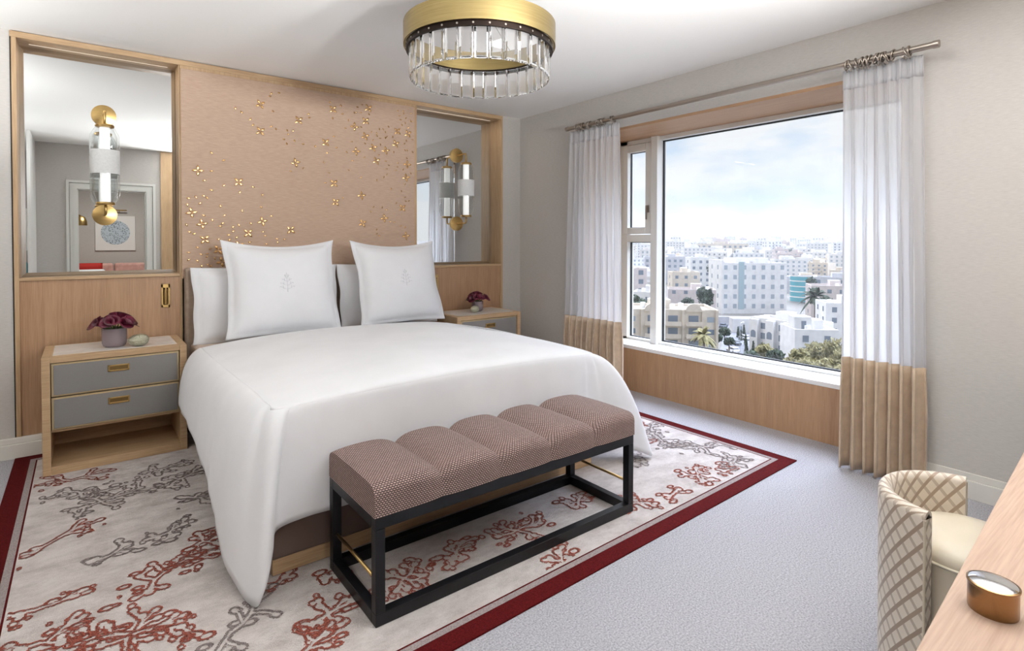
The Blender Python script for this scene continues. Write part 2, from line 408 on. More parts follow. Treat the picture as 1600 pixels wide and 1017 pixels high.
# coral outlines: distance field of branching strokes, its contour laid as raised pile
def coral_caps(x, y, ang, L, seed, dense):
    r = random.Random(seed); caps = []; rings = []
    def branch(x, y, a, L, r0, d):
        n = 3
        for k in range(n):
            a += r.uniform(-.45, .45); x2, y2 = x+math.cos(a)*L/n, y+math.sin(a)*L/n
            caps.append((x, y, x2, y2, r0*r.uniform(.8, 1.1)))
            if d > 0 and r.random() < .85:
                branch(x2, y2, a+r.choice((-1, 1))*r.uniform(.5, 1.1), L*r.uniform(.4, .7), r0*.9, d-1)
            x, y = x2, y2
        caps.append((x, y, x+math.cos(a)*.006, y+math.sin(a)*.006, r0*1.6))
        if r.random() < .35: rings.append((x+math.cos(a)*.035, y+math.sin(a)*.035, r.uniform(.008, .017)))
    for k in range(dense):
        branch(x, y, ang+k*2*PI/dense+r.uniform(-.4, .4), L*(1 if k == 0 else r.uniform(.45, .8)), .0105, 1 if dense < 5 else 2)
    for k in range(dense*6):
        d = r.uniform(.25, 1.45)*L; a = ang+r.uniform(-.6, .6)+(PI if r.random() < .4 else 0)
        rings.append((x+math.cos(a)*d, y+math.sin(a)*d, r.uniform(.006, .016)))
    return caps, rings
def contour(mb, caps, rings, z, cell=.004, half=.0044):
    P = [(c[0]-c[4], c[1]-c[4]) for c in caps]+[(c[2]+.03, c[3]+.03) for c in caps]+[(c[2]-.03, c[3]-.03) for c in caps]+[(c[0]+.03, c[1]+.03) for c in caps]
    P += [(q[0]+k*(q[2]+.02), q[1]+k*(q[2]+.02)) for q in rings for k in (-1, 1)]
    xs = np.arange(min(p[0] for p in P), max(p[0] for p in P), cell); ys = np.arange(min(p[1] for p in P), max(p[1] for p in P), cell)
    X, Y = np.meshgrid(xs, ys); D = np.full(X.shape, 9.)
    for x0, y0, x1, y1, r in caps:
        dx, dy = x1-x0, y1-y0; l2 = dx*dx+dy*dy+1e-9
        t = np.clip(((X-x0)*dx+(Y-y0)*dy)/l2, 0, 1)
        D = np.minimum(D, np.hypot(X-x0-t*dx, Y-y0-t*dy)-r)
    inside = D < -.001
    for x0, y0, r in rings:
        e = (1.5 if int(x0*1e4) % 2 else .75)
        D = np.where(inside, D, np.minimum(D, np.hypot((X-x0)/e, (Y-y0)*1.0)-r))
    jit = np.sin(X*900)*np.cos(Y*860)*.0009
    jj, ii = np.nonzero(np.abs(D+jit) < half)
    xa, xb = fld[0][0]+.004, fld[2][0]-.004; ya, yb = fld[1][1]+.012, fld[0][1]-.004
    for j, i in zip(jj, ii):
        x, y = xs[i], ys[j]
        if not (xa < x < xb and ya+(x-xa)/(xb-xa)*.07 < y < yb): continue
        h = cell/2; zz = z+.0022*(1-(abs(D[j,i])/half)**2)
        o = len(mb.v); mb.v += [(x-h,y-h,zz),(x+h,y-h,zz),(x+h,y+h,zz),(x-h,y+h,zz)]; mb.f.append((o,o+1,o+2,o+3)); mb.m.append(0); mb.uv.append(None)
RED = [(-.06,3.62,.0,.20,3),(-.12,2.92,.5,.22,3),(.20,2.37,.35,.24,4),(.33,2.44,-.2,.12,3),(-.12,2.42,.4,.14,3),(.12,2.08,2.6,.22,5),(.13,2.08,-.5,.2,3),(-.1,2.2,1,.15,4),
       (.38,2.55,1.2,.14,4),(.64,1.80,.3,.15,5),(.93,1.82,.5,.15,5),(1.17,1.84,.3,.14,5),(1.47,1.83,.2,.20,5),(1.86,1.85,.3,.11,4),(2.05,1.69,.1,.14,4),(2.3,1.63,.3,.1,3),
       (2.58,1.68,.6,.16,5),(2.78,1.62,.2,.1,3),(1.47,1.55,.4,.1,4),(3.02,2.45,1.5,.12,3),(2.75,2.15,0,.05,2),(.9,1.47,.2,.06,2),(.55,2.07,.3,.07,2),(.72,2.0,.3,.05,2),(.5,1.66,.4,.18,4),(.3,1.6,.9,.2,4),(-.05,1.7,.3,.2,4)]
GREY = [(.06,3.24,.5,.28,5),(-.02,3.42,.2,.18,4),(.40,3.30,.6,.2,5),(.44,3.0,.3,.16,4),(.33,3.5,.2,.16,4),(.07,2.66,.3,.13,3),(.28,2.72,.6,.12,4),(.36,1.90,.7,.24,3),
        (2.86,2.12,.9,.2,5),(2.72,2.35,.2,.15,4),(2.96,1.9,-.4,.22,5),(2.9,1.66,.2,.14,4),(3.0,2.3,.4,.14,3),(2.62,2.1,.4,.1,3),(2.45,2.0,.1,.1,3),(2.55,2.5,.1,.2,4),(2.9,2.8,.1,.25,5),(2.8,3.2,.1,.25,5)]
for nm, L, mt in (('coral_motif', RED, m_coral), ('grey_coral_motif', GREY, m_coralgrey)):
    mb = MB()
    for k, (x, y, a, ln, de) in enumerate(L): contour(mb, *coral_caps(x, y, a, ln*.60, k*13+len(L), max(2, de-1)), RZ+.0006)
    mb.build(nm, mt, rug)

# ------------------------------------------------------------------ oak wall unit with mirrors
MY = 4.37; PY = 4.205
unit = thing('mirror_panelling', 'oak wall frame holding two tall mirrors either side of the bed', 'wall panelling', (1.44, PY, 0))
hb = MB(); hb.box(-.318, 3.2, PY, MY+.03, 2.412, 2.446); hb.build('header', oak_x, unit, bevel=.002)
for x0, x1 in ((-.312, -.290), (3.178, 3.2)):
    MB().box(x0, x1, PY, MY+.03, .12, 2.412).build('side_stile', oak_z, unit, bevel=.002)
MB().box(-.318, -.312, PY+.004, MY, .12, 2.44).build('shadow_gap', m_dark, unit)
for x0, x1 in ((-.290, .512), (2.278, 3.178)):
    MB().box(x0, x1, PY+.012, MY+.02, .12, 1.018).build('lower_panel', veneer_z, unit)
    MB().box(x0, x1, PY, MY, 1.018, 1.036).build('ledge', oak_x, unit, bevel=.002)
    mb = MB(); z0, z1 = 1.036, 2.412; bv = .022; g = .004
    outer = [(x0,z0),(x1,z0),(x1,z1),(x0,z1)]; inner = [(x0+bv,z0+bv),(x1-bv,z0+bv),(x1-bv,z1-bv),(x0+bv,z1-bv)]
    vs = [(x,MY+g,z) for x,z in outer]+[(x,MY,z) for x,z in inner]
    mb.add(vs, [(4,5,6,7)]+[(i,(i+1)%4,4+(i+1)%4,4+i) for i in range(4)])
    mb.build('mirror', m_mirror, unit)
    sl = MB(); sl.box(x0+.05, x1-.05, MY-.058, MY-.051, 2.4105, 2.413); sl.build('light_strip', m_led, unit)
MB().box(.512, .518, PY+.005, MY, .12, 2.412).build('post', oak_z, unit); MB().box(2.274, 2.278, PY+.005, MY, .12, 2.412).build('post', oak_z, unit)
# headboard
head = thing('headboard', 'tall tan grasscloth headboard with gold flower studs behind the bed', 'headboard', (1.396, PY, 0))
MB().box(.524, 2.252, PY-.006, MY-.02, 1.0, 2.39).build('fabric_panel', m_panelfab, head, bevel=.003)
tr = MB(); tr.box(.519, 2.273, PY-.004, MY-.02, 2.39, 2.411); tr.box(2.252, 2.273, PY-.004, MY-.02, 0.12, 2.39); tr.box(.519, .524, PY-.004, MY-.02, .12, 2.39)
tr.build('edge_trim', oak_z, head, bevel=.002)
MB().box(.535, 2.25, 4.125, PY+.03, .12, 1.072).build('cushion', m_headfab, head, bevel=.018, seg=4)
CROSS = "1018,2228 1017,2036 1287,2150 1547,2269 1836,2321 1812,2215 1719,2157 1809,2092 2092,2166 2189,2158 1487,2007 1732,1963 1877,2008 1987,1995 2076,2061 1904,1904 2182,1898 2172,1787 1262,1833 1551,1698 1564,1553 1777,1616 2136,1530 1972,1439 1783,1395 2169,1295 620,1724 872,1663 579,1440 642,1365 658,1260 931,1306 1027,1391 1225,1333 871,1218 742,1189 761,1105"
PETAL = "1074,2299 1097,2326 1136,2332 1096,2197 858,2163 902,2144 945,2101 961,2064 1082,2075 1127,2055 1366,2212 1355,2180 1249,2075 1209,2055 1214,2027 1251,2003 1189,1996 1203,1957 1327,1975 1410,1979 1490,1925 1542,2062 1561,1975 1522,2329 1603,2315 1611,2243 1541,2209 711,1842 788,1812 690,1726 647,1657 773,1623 954,1638 875,1581 1027,1591 690,1602 642,1560 680,1534 615,1536 575,1538 555,1503 622,1497 755,1503 890,1475 1013,1501 1079,1430 642,1427 770,1421 711,1384 777,1380 743,1358 557,1348 557,1316 606,1303 954,1364 876,1350 828,1338 796,1288 827,1309 860,1286 731,1263 803,1248 929,1239 1021,1319 1053,1290 1134,1261 1129,1233 1187,1269 1161,1206 1063,1227 624,1202 679,1193 625,1166 660,1161 573,1174 606,1127 662,1136 638,1093 665,1093 701,1088 715,1143 551,1117 1235,1763 1310,1788 1617,1596 1475,1845 1523,1775 1474,1698 1648,1958 1691,1888 1680,1808 1704,2036 1671,2210 1652,2134 1719,2257 1781,2155 1794,1914 1813,2027 1732,2316 1771,2342 1740,2278 1781,2276 1845,2263 1763,1753 1908,1737 1928,2173 1956,2173 2017,2186 1980,2156 1903,2136 1863,2141 1999,2117 2047,2123 1914,2099 1877,2077 1984,2089 1946,2089 1937,2049 2159,2079 2175,2088 2219,2116 2100,2343 2155,2347 2209,2331 2120,2301 2149,2312 2173,2294 2130,2263 2159,2253 2234,2272 2209,2277 2139,2214 2199,2218 2057,2000 2155,2025 2185,2008 2225,2016 2169,1958 1927,1961 1974,1910 2080,1873 2105,1904 2085,1843 2138,1844 2208,1835 2002,1881 2002,1845 1998,1810 1970,1785 2034,1694 2154,1721 2124,1680 2168,1625 2083,1576 2174,1584 2202,1599 1851,1500 1883,1536 1954,1537 1982,1510 2020,1404 2069,1406 2127,1386 2157,1358 1906,1354 1910,1319 1915,1293"
def petal_mesh(mb, cx, cz, ang, L, W, y=PY-.0065, hgt=.009):
    """a pinched leaf-shaped stud with a ridge and a groove, lying on the panel"""
    c, s = math.cos(ang), math.sin(ang); n = 7; vs = []
    for k in range(n):
        t = k/(n-1); w = W*math.sin(PI*min(1, .12+t*.88))**.7*(.35+.65*math.sin(PI*t)) if 0 < k < n-1 else .0004
        for q, h in ((-1, 0), (-.45, 1), (0, .35), (.45, 1), (1, 0)):
            a, b = t*L, q*w/2
            vs.append((cx+a*c-b*s, y-h*hgt*math.sin(PI*min(.95, .1+t*.85)), cz+a*s+b*c))
    mb.add(vs, [(k*5+q, k*5+q+1, (k+1)*5+q+1, (k+1)*5+q) for k in range(n-1) for q in range(4)])
rs = random.Random(5)
for t in CROSS.split():
    x, z = [int(q)/1000 for q in t.split(',')]; a = rs.uniform(.0, .9); mb = MB()
    for k in range(4): petal_mesh(mb, x+.003*math.cos(a+k*PI/2), z+.003*math.sin(a+k*PI/2), a+k*PI/2, .035, .019)
    mb.build('flower_stud', m_gold, head, smooth=True)
rest = MB(); nst = 37
for i, t in enumerate(PETAL.split()):
    x, z = [int(q)/1000 for q in t.split(',')]; a = rs.uniform(0, 2*PI); L = .025 if x < 1.0 else .021
    if i < 63:
        mb = MB(); petal_mesh(mb, x, z, a, L, .013); mb.build('petal_stud', m_gold, head, smooth=True)
    else: petal_mesh(rest, x, z, a, L, .010)
tag(rest.build('small_petal_studs', m_gold, head, smooth=True), kind='stuff')
# reading lights set into the panels
def reading_light(x0, x1, z0, z1, label):
    t = thing('reading_light', label, 'wall lamp', ((x0+x1)/2, PY, z0), group='recessed brass reading lights beside the bed')
    y = PY+.011; mb = MB(); b = .011
    mb.box(x0, x1, y-.006, y, z0, z0+b*1.6); mb.box(x0, x1, y-.006, y, z1-b*2.2, z1); mb.box(x0, x0+b, y-.006, y, z0, z1); mb.box(x1-b, x1, y-.006, y, z0, z1)
    mb.build('plate', m_brass, t, bevel=.0015)
    MB().box(x0+b, x1-b, y-.001, y+.0005, z0+b, z1-b).build('recess', m_dark, t)
    MB().tube([((x0+x1)/2, y-.012, z0+.022), ((x0+x1)/2, y-.012, z1-.034)], .0095, 14).build('lamp_stick', m_brass, t, smooth=False)
    MB().tube([((x0+x1)/2, y-.012, z1-.034), ((x0+x1)/2, y-.012, z1-.022)], .006, 10).build('hinge', m_brass, t)
reading_light(.405, .454, .815, .968, 'recessed brass reading light above the nightstand nearest the camera')
reading_light(2.43, 2.488, .826, .955, 'recessed brass reading light half hidden by the right square pillow')

# ------------------------------------------------------------------ wall sconces on the mirrors
def sconce(x, yc, label):
    t = thing('wall_sconce', label, 'wall lamp', (x, MY, 1.7), group='brass and glass sconces on the mirrors')
    zt, zb = 1.957, 1.481
    for z, s in ((2.05, -1), (1.416, 1)):
        bp = MB(); bp.lathe([(0, MY-.024), (.03, MY-.022), (.066, MY-.014), (.066, MY)], (x, 0, z), 'y', 32); bp.build('backplate', m_brass, t, smooth=False, autos=.5)
        ar = MB(); ar.tube([(x, MY-.01, z), (x, yc+.02, z), (x, yc+.006, z+s*.004), (x, yc, z+s*.02), (x, yc, (zt if s < 0 else zb)-s*.0)], .0075, 10); ar.build('arm', m_brass, t, smooth=True)
        z2 = zt if s < 0 else zb
        cp = MB(); cp.lathe([(0, -.008), (.047, -.008), (.05, 0), (.047, .008), (0, .008)], (x, yc, z2), 'z', 24); cp.build('end_cap', m_brass, t, autos=.5)
    R = .075
    gl = MB(); gl.lathe([(.045, zb+.006), (.058, zb+.012), (R, zb+.06), (R, zt-.055), (.055, zt-.016), (.045, zt-.006)], (x, yc, 0), 'z', 40); gl.build('glass_shade', m_tubeglass, t, autos=.5)
    gi = MB(); gi.lathe([(.042, zb+.012), (R-.012, zb+.07), (R-.012, zt-.065), (.042, zt-.012)], (x, yc, 0), 'z', 32); gi.build('inner_glass', m_tubeglass, t, autos=.5)
    et = MB(); et.lathe([(R+.0008, 1.662), (R+.0008, 1.808)], (x, yc, 0), 'z', 40); et.build('etched_band', m_frost, t, smooth=True)
    op = MB(); op.lathe([(0, zb+.01), (.027, zb+.01), (.027, zt-.01), (0, zt-.01)], (x, yc, 0), 'z', 24); op.build('opal_tube', m_opal, t, autos=.6)
sconce(.116, 4.205, 'glass cylinder sconce with round brass plates on the mirror left of the bed')
sconce(2.779, 4.205, 'glass cylinder sconce with round brass plates on the mirror right of the bed')

# ------------------------------------------------------------------ bed, duvet, pillows
bed = thing('bed', 'king bed with brown upholstered base on an oak plinth', 'bed', (1.393, 3.1, 0))
MB().box(.546, 2.24, 2.125, 4.1, RZ+.0003, .067).build('plinth', oak_x, bed, bevel=.004)
MB().box(.54, 2.246, 2.118, 4.12, .067, .33).build('base', m_bedbase, bed, bevel=.012, seg=3)
MB().box(.555, 2.232, 2.135, 4.12, .33, .585).build('mattress', m_mattress, bed, bevel=.03, seg=4)
ST = [  # perimeter stations: s, top edge point, hem point
 (0.0, (.56,3.72,.605), (.440,3.68,.295)), (1.0, (.545,3.15,.625), (.425,3.15,.305)), (2.0, (.545,2.6,.635), (.415,2.58,.23)),
 (2.6, (.55,2.35,.635), (.408,2.34,.125)), (2.85, (.55,2.2,.632), (.418,2.13,.045)), (3.0, (.562,2.13,.628), (.458,1.972,.012)),
 (3.13, (.585,2.105,.628), (.505,1.990,.17)), (3.28, (.62,2.10,.632), (.548,2.066,.212)), (3.6, (.75,2.09,.64), (.74,2.066,.224)),
 (4.5, (1.4,2.085,.655), (1.4,2.064,.228)), (5.4, (2.06,2.09,.638), (2.06,2.066,.222)), (5.72, (2.185,2.105,.63), (2.215,2.068,.19)),
 (5.86, (2.215,2.12,.625), (2.42,2.0,.09)), (6.0, (2.235,2.14,.62), (2.585,1.985,.018)), (6.15, (2.25,2.22,.62), (2.47,2.15,.09)),
 (6.4, (2.255,2.36,.625), (2.40,2.36,.18)), (7.0, (2.26,2.7,.63), (2.375,2.7,.24)), (8.0, (2.26,3.15,.63), (2.365,3.15,.30)), (9.0, (2.25,3.72,.605), (2.35,3.68,.295))]
K = np.array([s[0] for s in ST]); TT = np.array([s[1] for s in ST]); BB = np.array([s[2] for s in ST])
nS, nF = 44, 84
def warp(t, k=.55): return t-k*math.sin(2*PI*t)/(2*PI)
sv = [3.0*(1-(1-i/nS)**1.6) for i in range(nS)]
sv += [3.0+3.0*warp(i/nF, .75) for i in range(nF)]
sv += [6.0+3.0*((i/nS)**1.6) for i in range(nS+1)]
Tp = [smooth_interp(K, TT, s) for s in sv]; Bp = [smooth_interp(K, BB, s) for s in sv]
for q, s in zip(Bp, sv):        # soft undulation of the hem
    q[1 if 3.3 < s < 5.6 else 0] += .003*math.sin(s*11)+.002*math.sin(s*29)
    q[2] = max(q[2], .012)
dv = MB()
rows = 16; vs = []; np_ = len(sv)
for r in range(rows+1):
    t = r/rows
    for T, B, s in zip(Tp, Bp, sv):
        Kp = np.array([lerp(T[0], B[0], .92), lerp(T[1], B[1], .92), T[2]-.024])
        if 2.9 < s < 3.25 or 5.75 < s < 6.25: Kp[:2] = [lerp(T[0], B[0], .55), lerp(T[1], B[1], .6)]
        p = (1-t)**2*T+2*t*(1-t)*Kp+t*t*B
        vs.append(tuple(p))
dv.add(vs, [(r*np_+i, r*np_+i+1, (r+1)*np_+i+1, (r+1)*np_+i) for r in range(rows) for i in range(np_-1)])
# top sheet, boundary shared with the skirt
Lp = Tp[:nS+1]; Fp = Tp[nS:nS+nF+1]; Rp = Tp[nS+nF:][::-1]
top = []
def hn(x, y): return .004*math.sin(x*5.1+1.3)*math.sin(y*3.7)+.003*math.sin(x*2.3-y*4.9)
for j in range(nS+1):
    for i in range(nF+1):
        u = (Fp[i][0]-Fp[0][0])/(Fp[-1][0]-Fp[0][0]); l, rr = Lp[j], Rp[j]; jj = j/nS
        x = lerp(l[0], rr[0], u)+(Fp[i][0]-lerp(Fp[0][0], Fp[-1][0], u)); 
        yv = (l[1]-Lp[-1][1])/(Lp[0][1]-Lp[-1][1]); y = lerp(Fp[i][1], l[1], yv)
        ex = 1-abs(2*u-1)**3.2; ey = 1-(1-yv)**5
        hz = 1-max(0, (yv-.955)/.045)**2*.35
        z = lerp(lerp(l[2], rr[2], u), Fp[i][2], (1-yv)**3*1.0)
        z += (.062*ex*ey*hz+hn(x, y)*ex*ey)
        d = l[1]-3.72+.075
        if abs(y-3.635) < .012: z -= .004*(1-abs(y-3.635)/.012)
        top.append((x, y, z))
W1 = nF+1
dv.add(top, [(j*W1+i, j*W1+i+1, (j+1)*W1+i+1, (j+1)*W1+i) for j in range(nS) for i in range(nF)])
lip = [top[i] for i in range(W1)]+[(x, y+.012, z-.007) for x,y,z in top[:W1]]+[(x, y+.008, z-.014) for x,y,z in top[:W1]]
dv.add(lip, [(r*W1+i, r*W1+i+1, (r+1)*W1+i+1, (r+1)*W1+i) for r in range(2) for i in range(nF)])
duvet = dv.build('duvet', m_linen, None, smooth=True, weld=True, sub=1)
md = duvet.modifiers.new('thick', 'SOLIDIFY'); md.thickness = .009; md.offset = 1
tag(duvet, 'plump white duvet draped over the bed with pointed corners', 'duvet')
def pillow(name, cx, cy, cz, w, h, th, tilt, rotz, pinch, label, cat, group, emblem=False, sag=0.0, flange=.05):
    o = thing(name, label, cat, (cx, cy, cz), group=group, local=True); o.rotation_euler = (tilt, 0, rotz)
    n = 41
    def fn(sgn):
        def f(i, j):
            u, v = 2*i/(n-1)-1, 2*j/(n-1)-1
            x = w/2*u*(1-pinch*.75*(1-v*v)); z = h/2*v*(1-(pinch*1.35 if v > 0 else pinch*.35)*(1-u*u)*abs(v))
            fu = max(0, 1-(abs(u)/(1-2*flange*.8))**3.0); fv = max(0, 1-(abs(v)/(1-2*flange*.8))**3.0)
            t = th/2*(fu*fv)**.5 if fu*fv > 0 else 0
            t += .0025
            y = sgn*t+.01*u*math.sin(v*4)*sag+.012*(abs(u)**4)*math.sin(v*7+u*2)*sag
            x += .008*math.sin(v*6.5)*abs(u)**3*sag
            return (x, y, z)
        return f
    mb = MB(); mb.grid(n, n, fn(-1)); mb.grid(n, n, fn(1))
    # close the rim
    rim = [(i,0) for i in range(n)]+[(n-1,j) for j in range(1,n)]+[(i,n-1) for i in range(n-2,-1,-1)]+[(0,j) for j in range(n-2,0,-1)]
    a = [j*n+i for i,j in rim]; m_ = n*n
    for k in range(len(a)):
        p, q = a[k], a[(k+1)%len(a)]; mb.f.append((p, q, q+m_, p+m_)); mb.m.append(0); mb.uv.append([(0,0)]*4)
    body = mb.build('pillow_body', m_linen, o, smooth=True)
    sg = fn(-1); 
    fl = MB(); e = 1-2*flange*.8-.01; K4 = []
    for k in range(4*24+1):
        s = (k % 96)/24; q = s % 1; sd = int(s)
        u, v = [(-1+2*q,-1),(1,-1+2*q),(1-2*q,1),(-1,1-2*q)][sd]
        p = sg((u*e+1)/2*(n-1), (v*e+1)/2*(n-1)); K4.append((p[0], p[1]-.0006, p[2]))
    fl.tube(K4, .0016, 5, caps=False); fl.build('flange_seam', m_linen, o, smooth=True)
    if emblem:
        em = MB()
        def stroke(pts, r=.0016):
            P = []
            for (x, z) in pts:
                i = ((x/(w/2))+1)/2*(n-1); j = ((z/(h/2))+1)/2*(n-1); p = sg(i, j); P.append((x, p[1]-.0002, z))
            em.tube(P, r, 5)
        stroke([(0, -.062), (.001, -.02), (0, .02), (0, .07)], .0018)
        for zz, l in ((.045, .014), (.02, .026), (-.005, .036), (-.03, .042)):
            for sx in (-1, 1):
                stroke([(0, zz-.012), (sx*l*.5, zz-.006), (sx*l, zz+.008)])
                stroke([(sx*l*.55, zz-.006), (sx*l*.62, zz+.012)], .0022)
                stroke([(sx*l*.95, zz+.006), (sx*l*1.15, zz+.004)], .0022)
        em.build('emblem', m_embroid, o, smooth=True)
    return o
GP = 'white pillows at the head of the bed'
pillow('bed_pillow', 1.035, 4.03, .830, .965, .50, .15, math.radians(-10), 0, .035, 'long white pillow standing behind the left square pillow', 'pillow', GP, sag=.4)
pillow('bed_pillow', 1.935, 4.03, .830, .83, .50, .15, math.radians(-10), 0, .035, 'long white pillow standing behind the right square pillow', 'pillow', GP, sag=.4)
pillow('square_pillow', 1.07, 3.845, .945, .735, .655, .21, math.radians(-17), math.radians(-2), .115, 'square white pillow with embroidered tree emblem nearer the left nightstand', 'pillow', GP, True, .35)
pillow('square_pillow', 1.93, 3.85, .945, .72, .65, .21, math.radians(-17), math.radians(2), .115, 'square white pillow with embroidered tree emblem nearer the window', 'pillow', GP, True, .35)

# ------------------------------------------------------------------ bench
bench = thing('upholstered_bench', 'channel tufted pinkish bench on a black metal frame at the bed foot', 'bench', (1.37, 1.845, 0))
BX0, BX1, BY0, BY1 = .735, 2.004, 1.637, 2.05; t_ = .034
rail = MB()
for z in (.322, RZ+.0005):
    h = .04 if z > .1 else .0415
    rail.box(BX0, BX1, BY0, BY0+t_, z, z+h); rail.box(BX0, BX1, BY1-t_, BY1, z, z+h)
    rail.box(BX0, BX0+t_, BY0+t_, BY1-t_, z, z+h); rail.box(BX1-t_, BX1, BY0+t_, BY1-t_, z, z+h)
    rail.build('top_rail' if z > .1 else 'bottom_rail', m_black, bench, bevel=.002); rail = MB()
for x in (BX0, BX1-t_):
    for y in (BY0, BY1-t_): MB().box(x, x+t_, y, y+t_, .048, .322).build('leg', m_black, bench, bevel=.002)
    MB().tube([(x+t_/2, BY0+t_, .145), (x+t_/2, BY1-t_, .145)], .006, 10).build('stretcher', m_brass, bench, smooth=True)
cu = MB(); nseg = 5; nx = nseg*14+1; L = BX1-BX0+.006
prof = []   # cross-section y,z starting at front bottom, over the top, to back bottom
yb0, yb1, z0_, z1_ = BY0-.004, BY1-.004, .362, .468
for k in range(7): prof.append((yb0, lerp(z0_, z1_-.035, k/6)))
for k in range(1, 7): a = PI-PI/2*k/6; prof.append((yb0+.04+.04*math.cos(a), z1_-.035+.035*math.sin(a)))
for k in range(1, 12): prof.append((lerp(yb0+.04, yb1-.04, k/12), z1_+.004*math.sin(PI*k/12)))
for k in range(7): a = PI/2-PI/2*k/6; prof.append((yb1-.04+.04*math.cos(a), z1_-.035+.035*math.sin(a)))
for k in range(1, 7): prof.append((yb1, lerp(z1_-.035, z0_, k/6)))
ymid = (BY0+BY1)/2
def cfn(i, j):
    x = BX0-.003+L*i/(nx-1); q = (i/(nx-1)*nseg); fr_ = q-math.floor(q) if i < nx-1 else 1
    d = abs(2*fr_-1); endseg = (q < .5 and i < 7) or (q > nseg-.5)
    g = 1-d**3.4*(.22 if not endseg else .05)
    y, z = prof[j]; k = max(0, (z-z0_)/(z1_-z0_))
    gy = 1-d**4*(.085 if not endseg else .012)*(.5+.5*k)
    zz = z0_+(z-z0_)*(g+.10*(1-d**2)*k*.6)
    return (x, ymid+(y-ymid)*gy, zz)
cu.grid(nx, len(prof), cfn)
for i in (0, nx-1):
    pts = [cfn(i, j) for j in range(len(prof))]
    c0 = len(pts); cu.grid(len(prof), 2, lambda a, b, pts=pts: pts[a] if b == 0 else (pts[a][0], pts[a][1], z0_), uvfn=lambda a, b, pts=pts: (pts[a][1], pts[a][2] if b == 0 else z0_))
cu.build('seat_cushion', m_weave, bench, autos=1.0)

# ------------------------------------------------------------------ nightstands
def nightstand(x0, x1, label, group):
    y0, y1, zt = 3.76, 4.19, .634; t = .036
    n = thing('nightstand', label, 'nightstand', ((x0+x1)/2, (y0+y1)/2, RZ), group=group)
    c = MB(); c.box(x0, x0+t, y0, y1, RZ, zt); c.box(x1-t, x1, y0, y1, RZ, zt); c.box(x0+t, x1-t, y0, y1, zt-.032, zt)
    c.box(x0+t, x1-t, y0, y1, RZ, .05); c.box(x0+t, x1-t, y1-.02, y1, .05, zt-.032); c.box(x0+t, x1-t, y0+.02, y1-.02, .228, .24)
    c.build('case', oak_x, n, bevel=.002)
    MB().box(x0+.045, x1-.045, y0+.05, y1-.03, zt-.001, zt+.0015).build('marble_top', m_marble, n)
    for z0, z1 in ((.244, .416), (.422, .598)):
        a, b = x0+t+.004, x1-t-.004
        d = MB(); d.box(a, b, y0+.004, y1-.05, z0, z1); dr = d.build('drawer', m_brassedge, n, bevel=.0015)
        MB().box(a+.009, b-.009, y0-.001, y0+.006, z0+.009, z1-.009).build('leather_front', m_grey_leather, dr, bevel=.002)
        xm = (a+b)/2; zc = lerp(z0, z1, .68); hw = .05; hb_ = MB()
        hb_.box(xm-hw, xm+hw, y0-.006, y0+.002, zc+.010, zc+.017); hb_.box(xm-hw, xm+hw, y0-.006, y0+.002, zc-.019, zc-.011)
        hb_.box(xm-hw, xm-hw+.008, y0-.006, y0+.002, zc-.019, zc+.017); hb_.box(xm+hw-.008, xm+hw, y0-.006, y0+.002, zc-.019, zc+.017)
        hn_ = hb_.build('handle', m_brass, dr, bevel=.001)
        MB().box(xm-hw+.008, xm+hw-.008, y0-.0025, y0-.0005, zc-.011, zc+.010).build('finger_pull', m_pull, dr)
    return n
GN = 'oak nightstands beside the bed'
nightstand(-.178, .488, 'oak nightstand with two grey leather drawers left of the bed', GN)
nightstand(2.40, 3.06, 'oak nightstand mostly hidden behind the far side of the bed', GN)
def calla(base, az, lean, L, size, label, group):
    """a calla lily: curved stem and a rolled flaring spathe with a spadix"""
    t = thing('calla_lily', label, 'flower', base, group=group)
    b = Vector(base); d = Vector((math.cos(az)*math.sin(lean), math.sin(az)*math.sin(lean), math.cos(lean)))
    tip = b+d*L; MB().tube([b, b+d*L*.6+Vector((0,0,.004)), tip], .0035, 7).build('stem', m_stem, t, smooth=True)
    ax = (d+Vector((math.cos(az), math.sin(az), .1))*.5).normalized(); s1 = ax.cross(Vector((0,0,1))).normalized(); s2 = s1.cross(ax)
    nu, nv = 19, 9
    def f(i, j):
        a = -PI*1.06+2*PI*1.06*i/(nu-1); v = j/(nv-1)
        r = size*(.10+.34*v**1.5+.12*v**4); h = size*(v*.95)
        k = .5+.5*math.cos(a)      # 1 at lip side, 0 at the overlap
        r *= 1+.35*k*v**2; h *= .72+.42*k; 
        rr = r*(1+.06*(i/(nu-1)))
        back = -.32*size*k*v**3+.42*size*max(0, k-.55)**2*4.9*v**4*.5
        return tip+ax*(h+back)+s1*(rr*math.sin(a))+s2*(-rr*math.cos(a)*1.0)
    mb = MB(); mb.grid(nu, nv, f); mb.build('spathe', m_petal, t, smooth=True, solid=.0015)
    MB().tube([tip+ax*size*.1, tip+ax*size*.5], [.0035, .002], 6).build('spadix', m_petal, t, smooth=True)
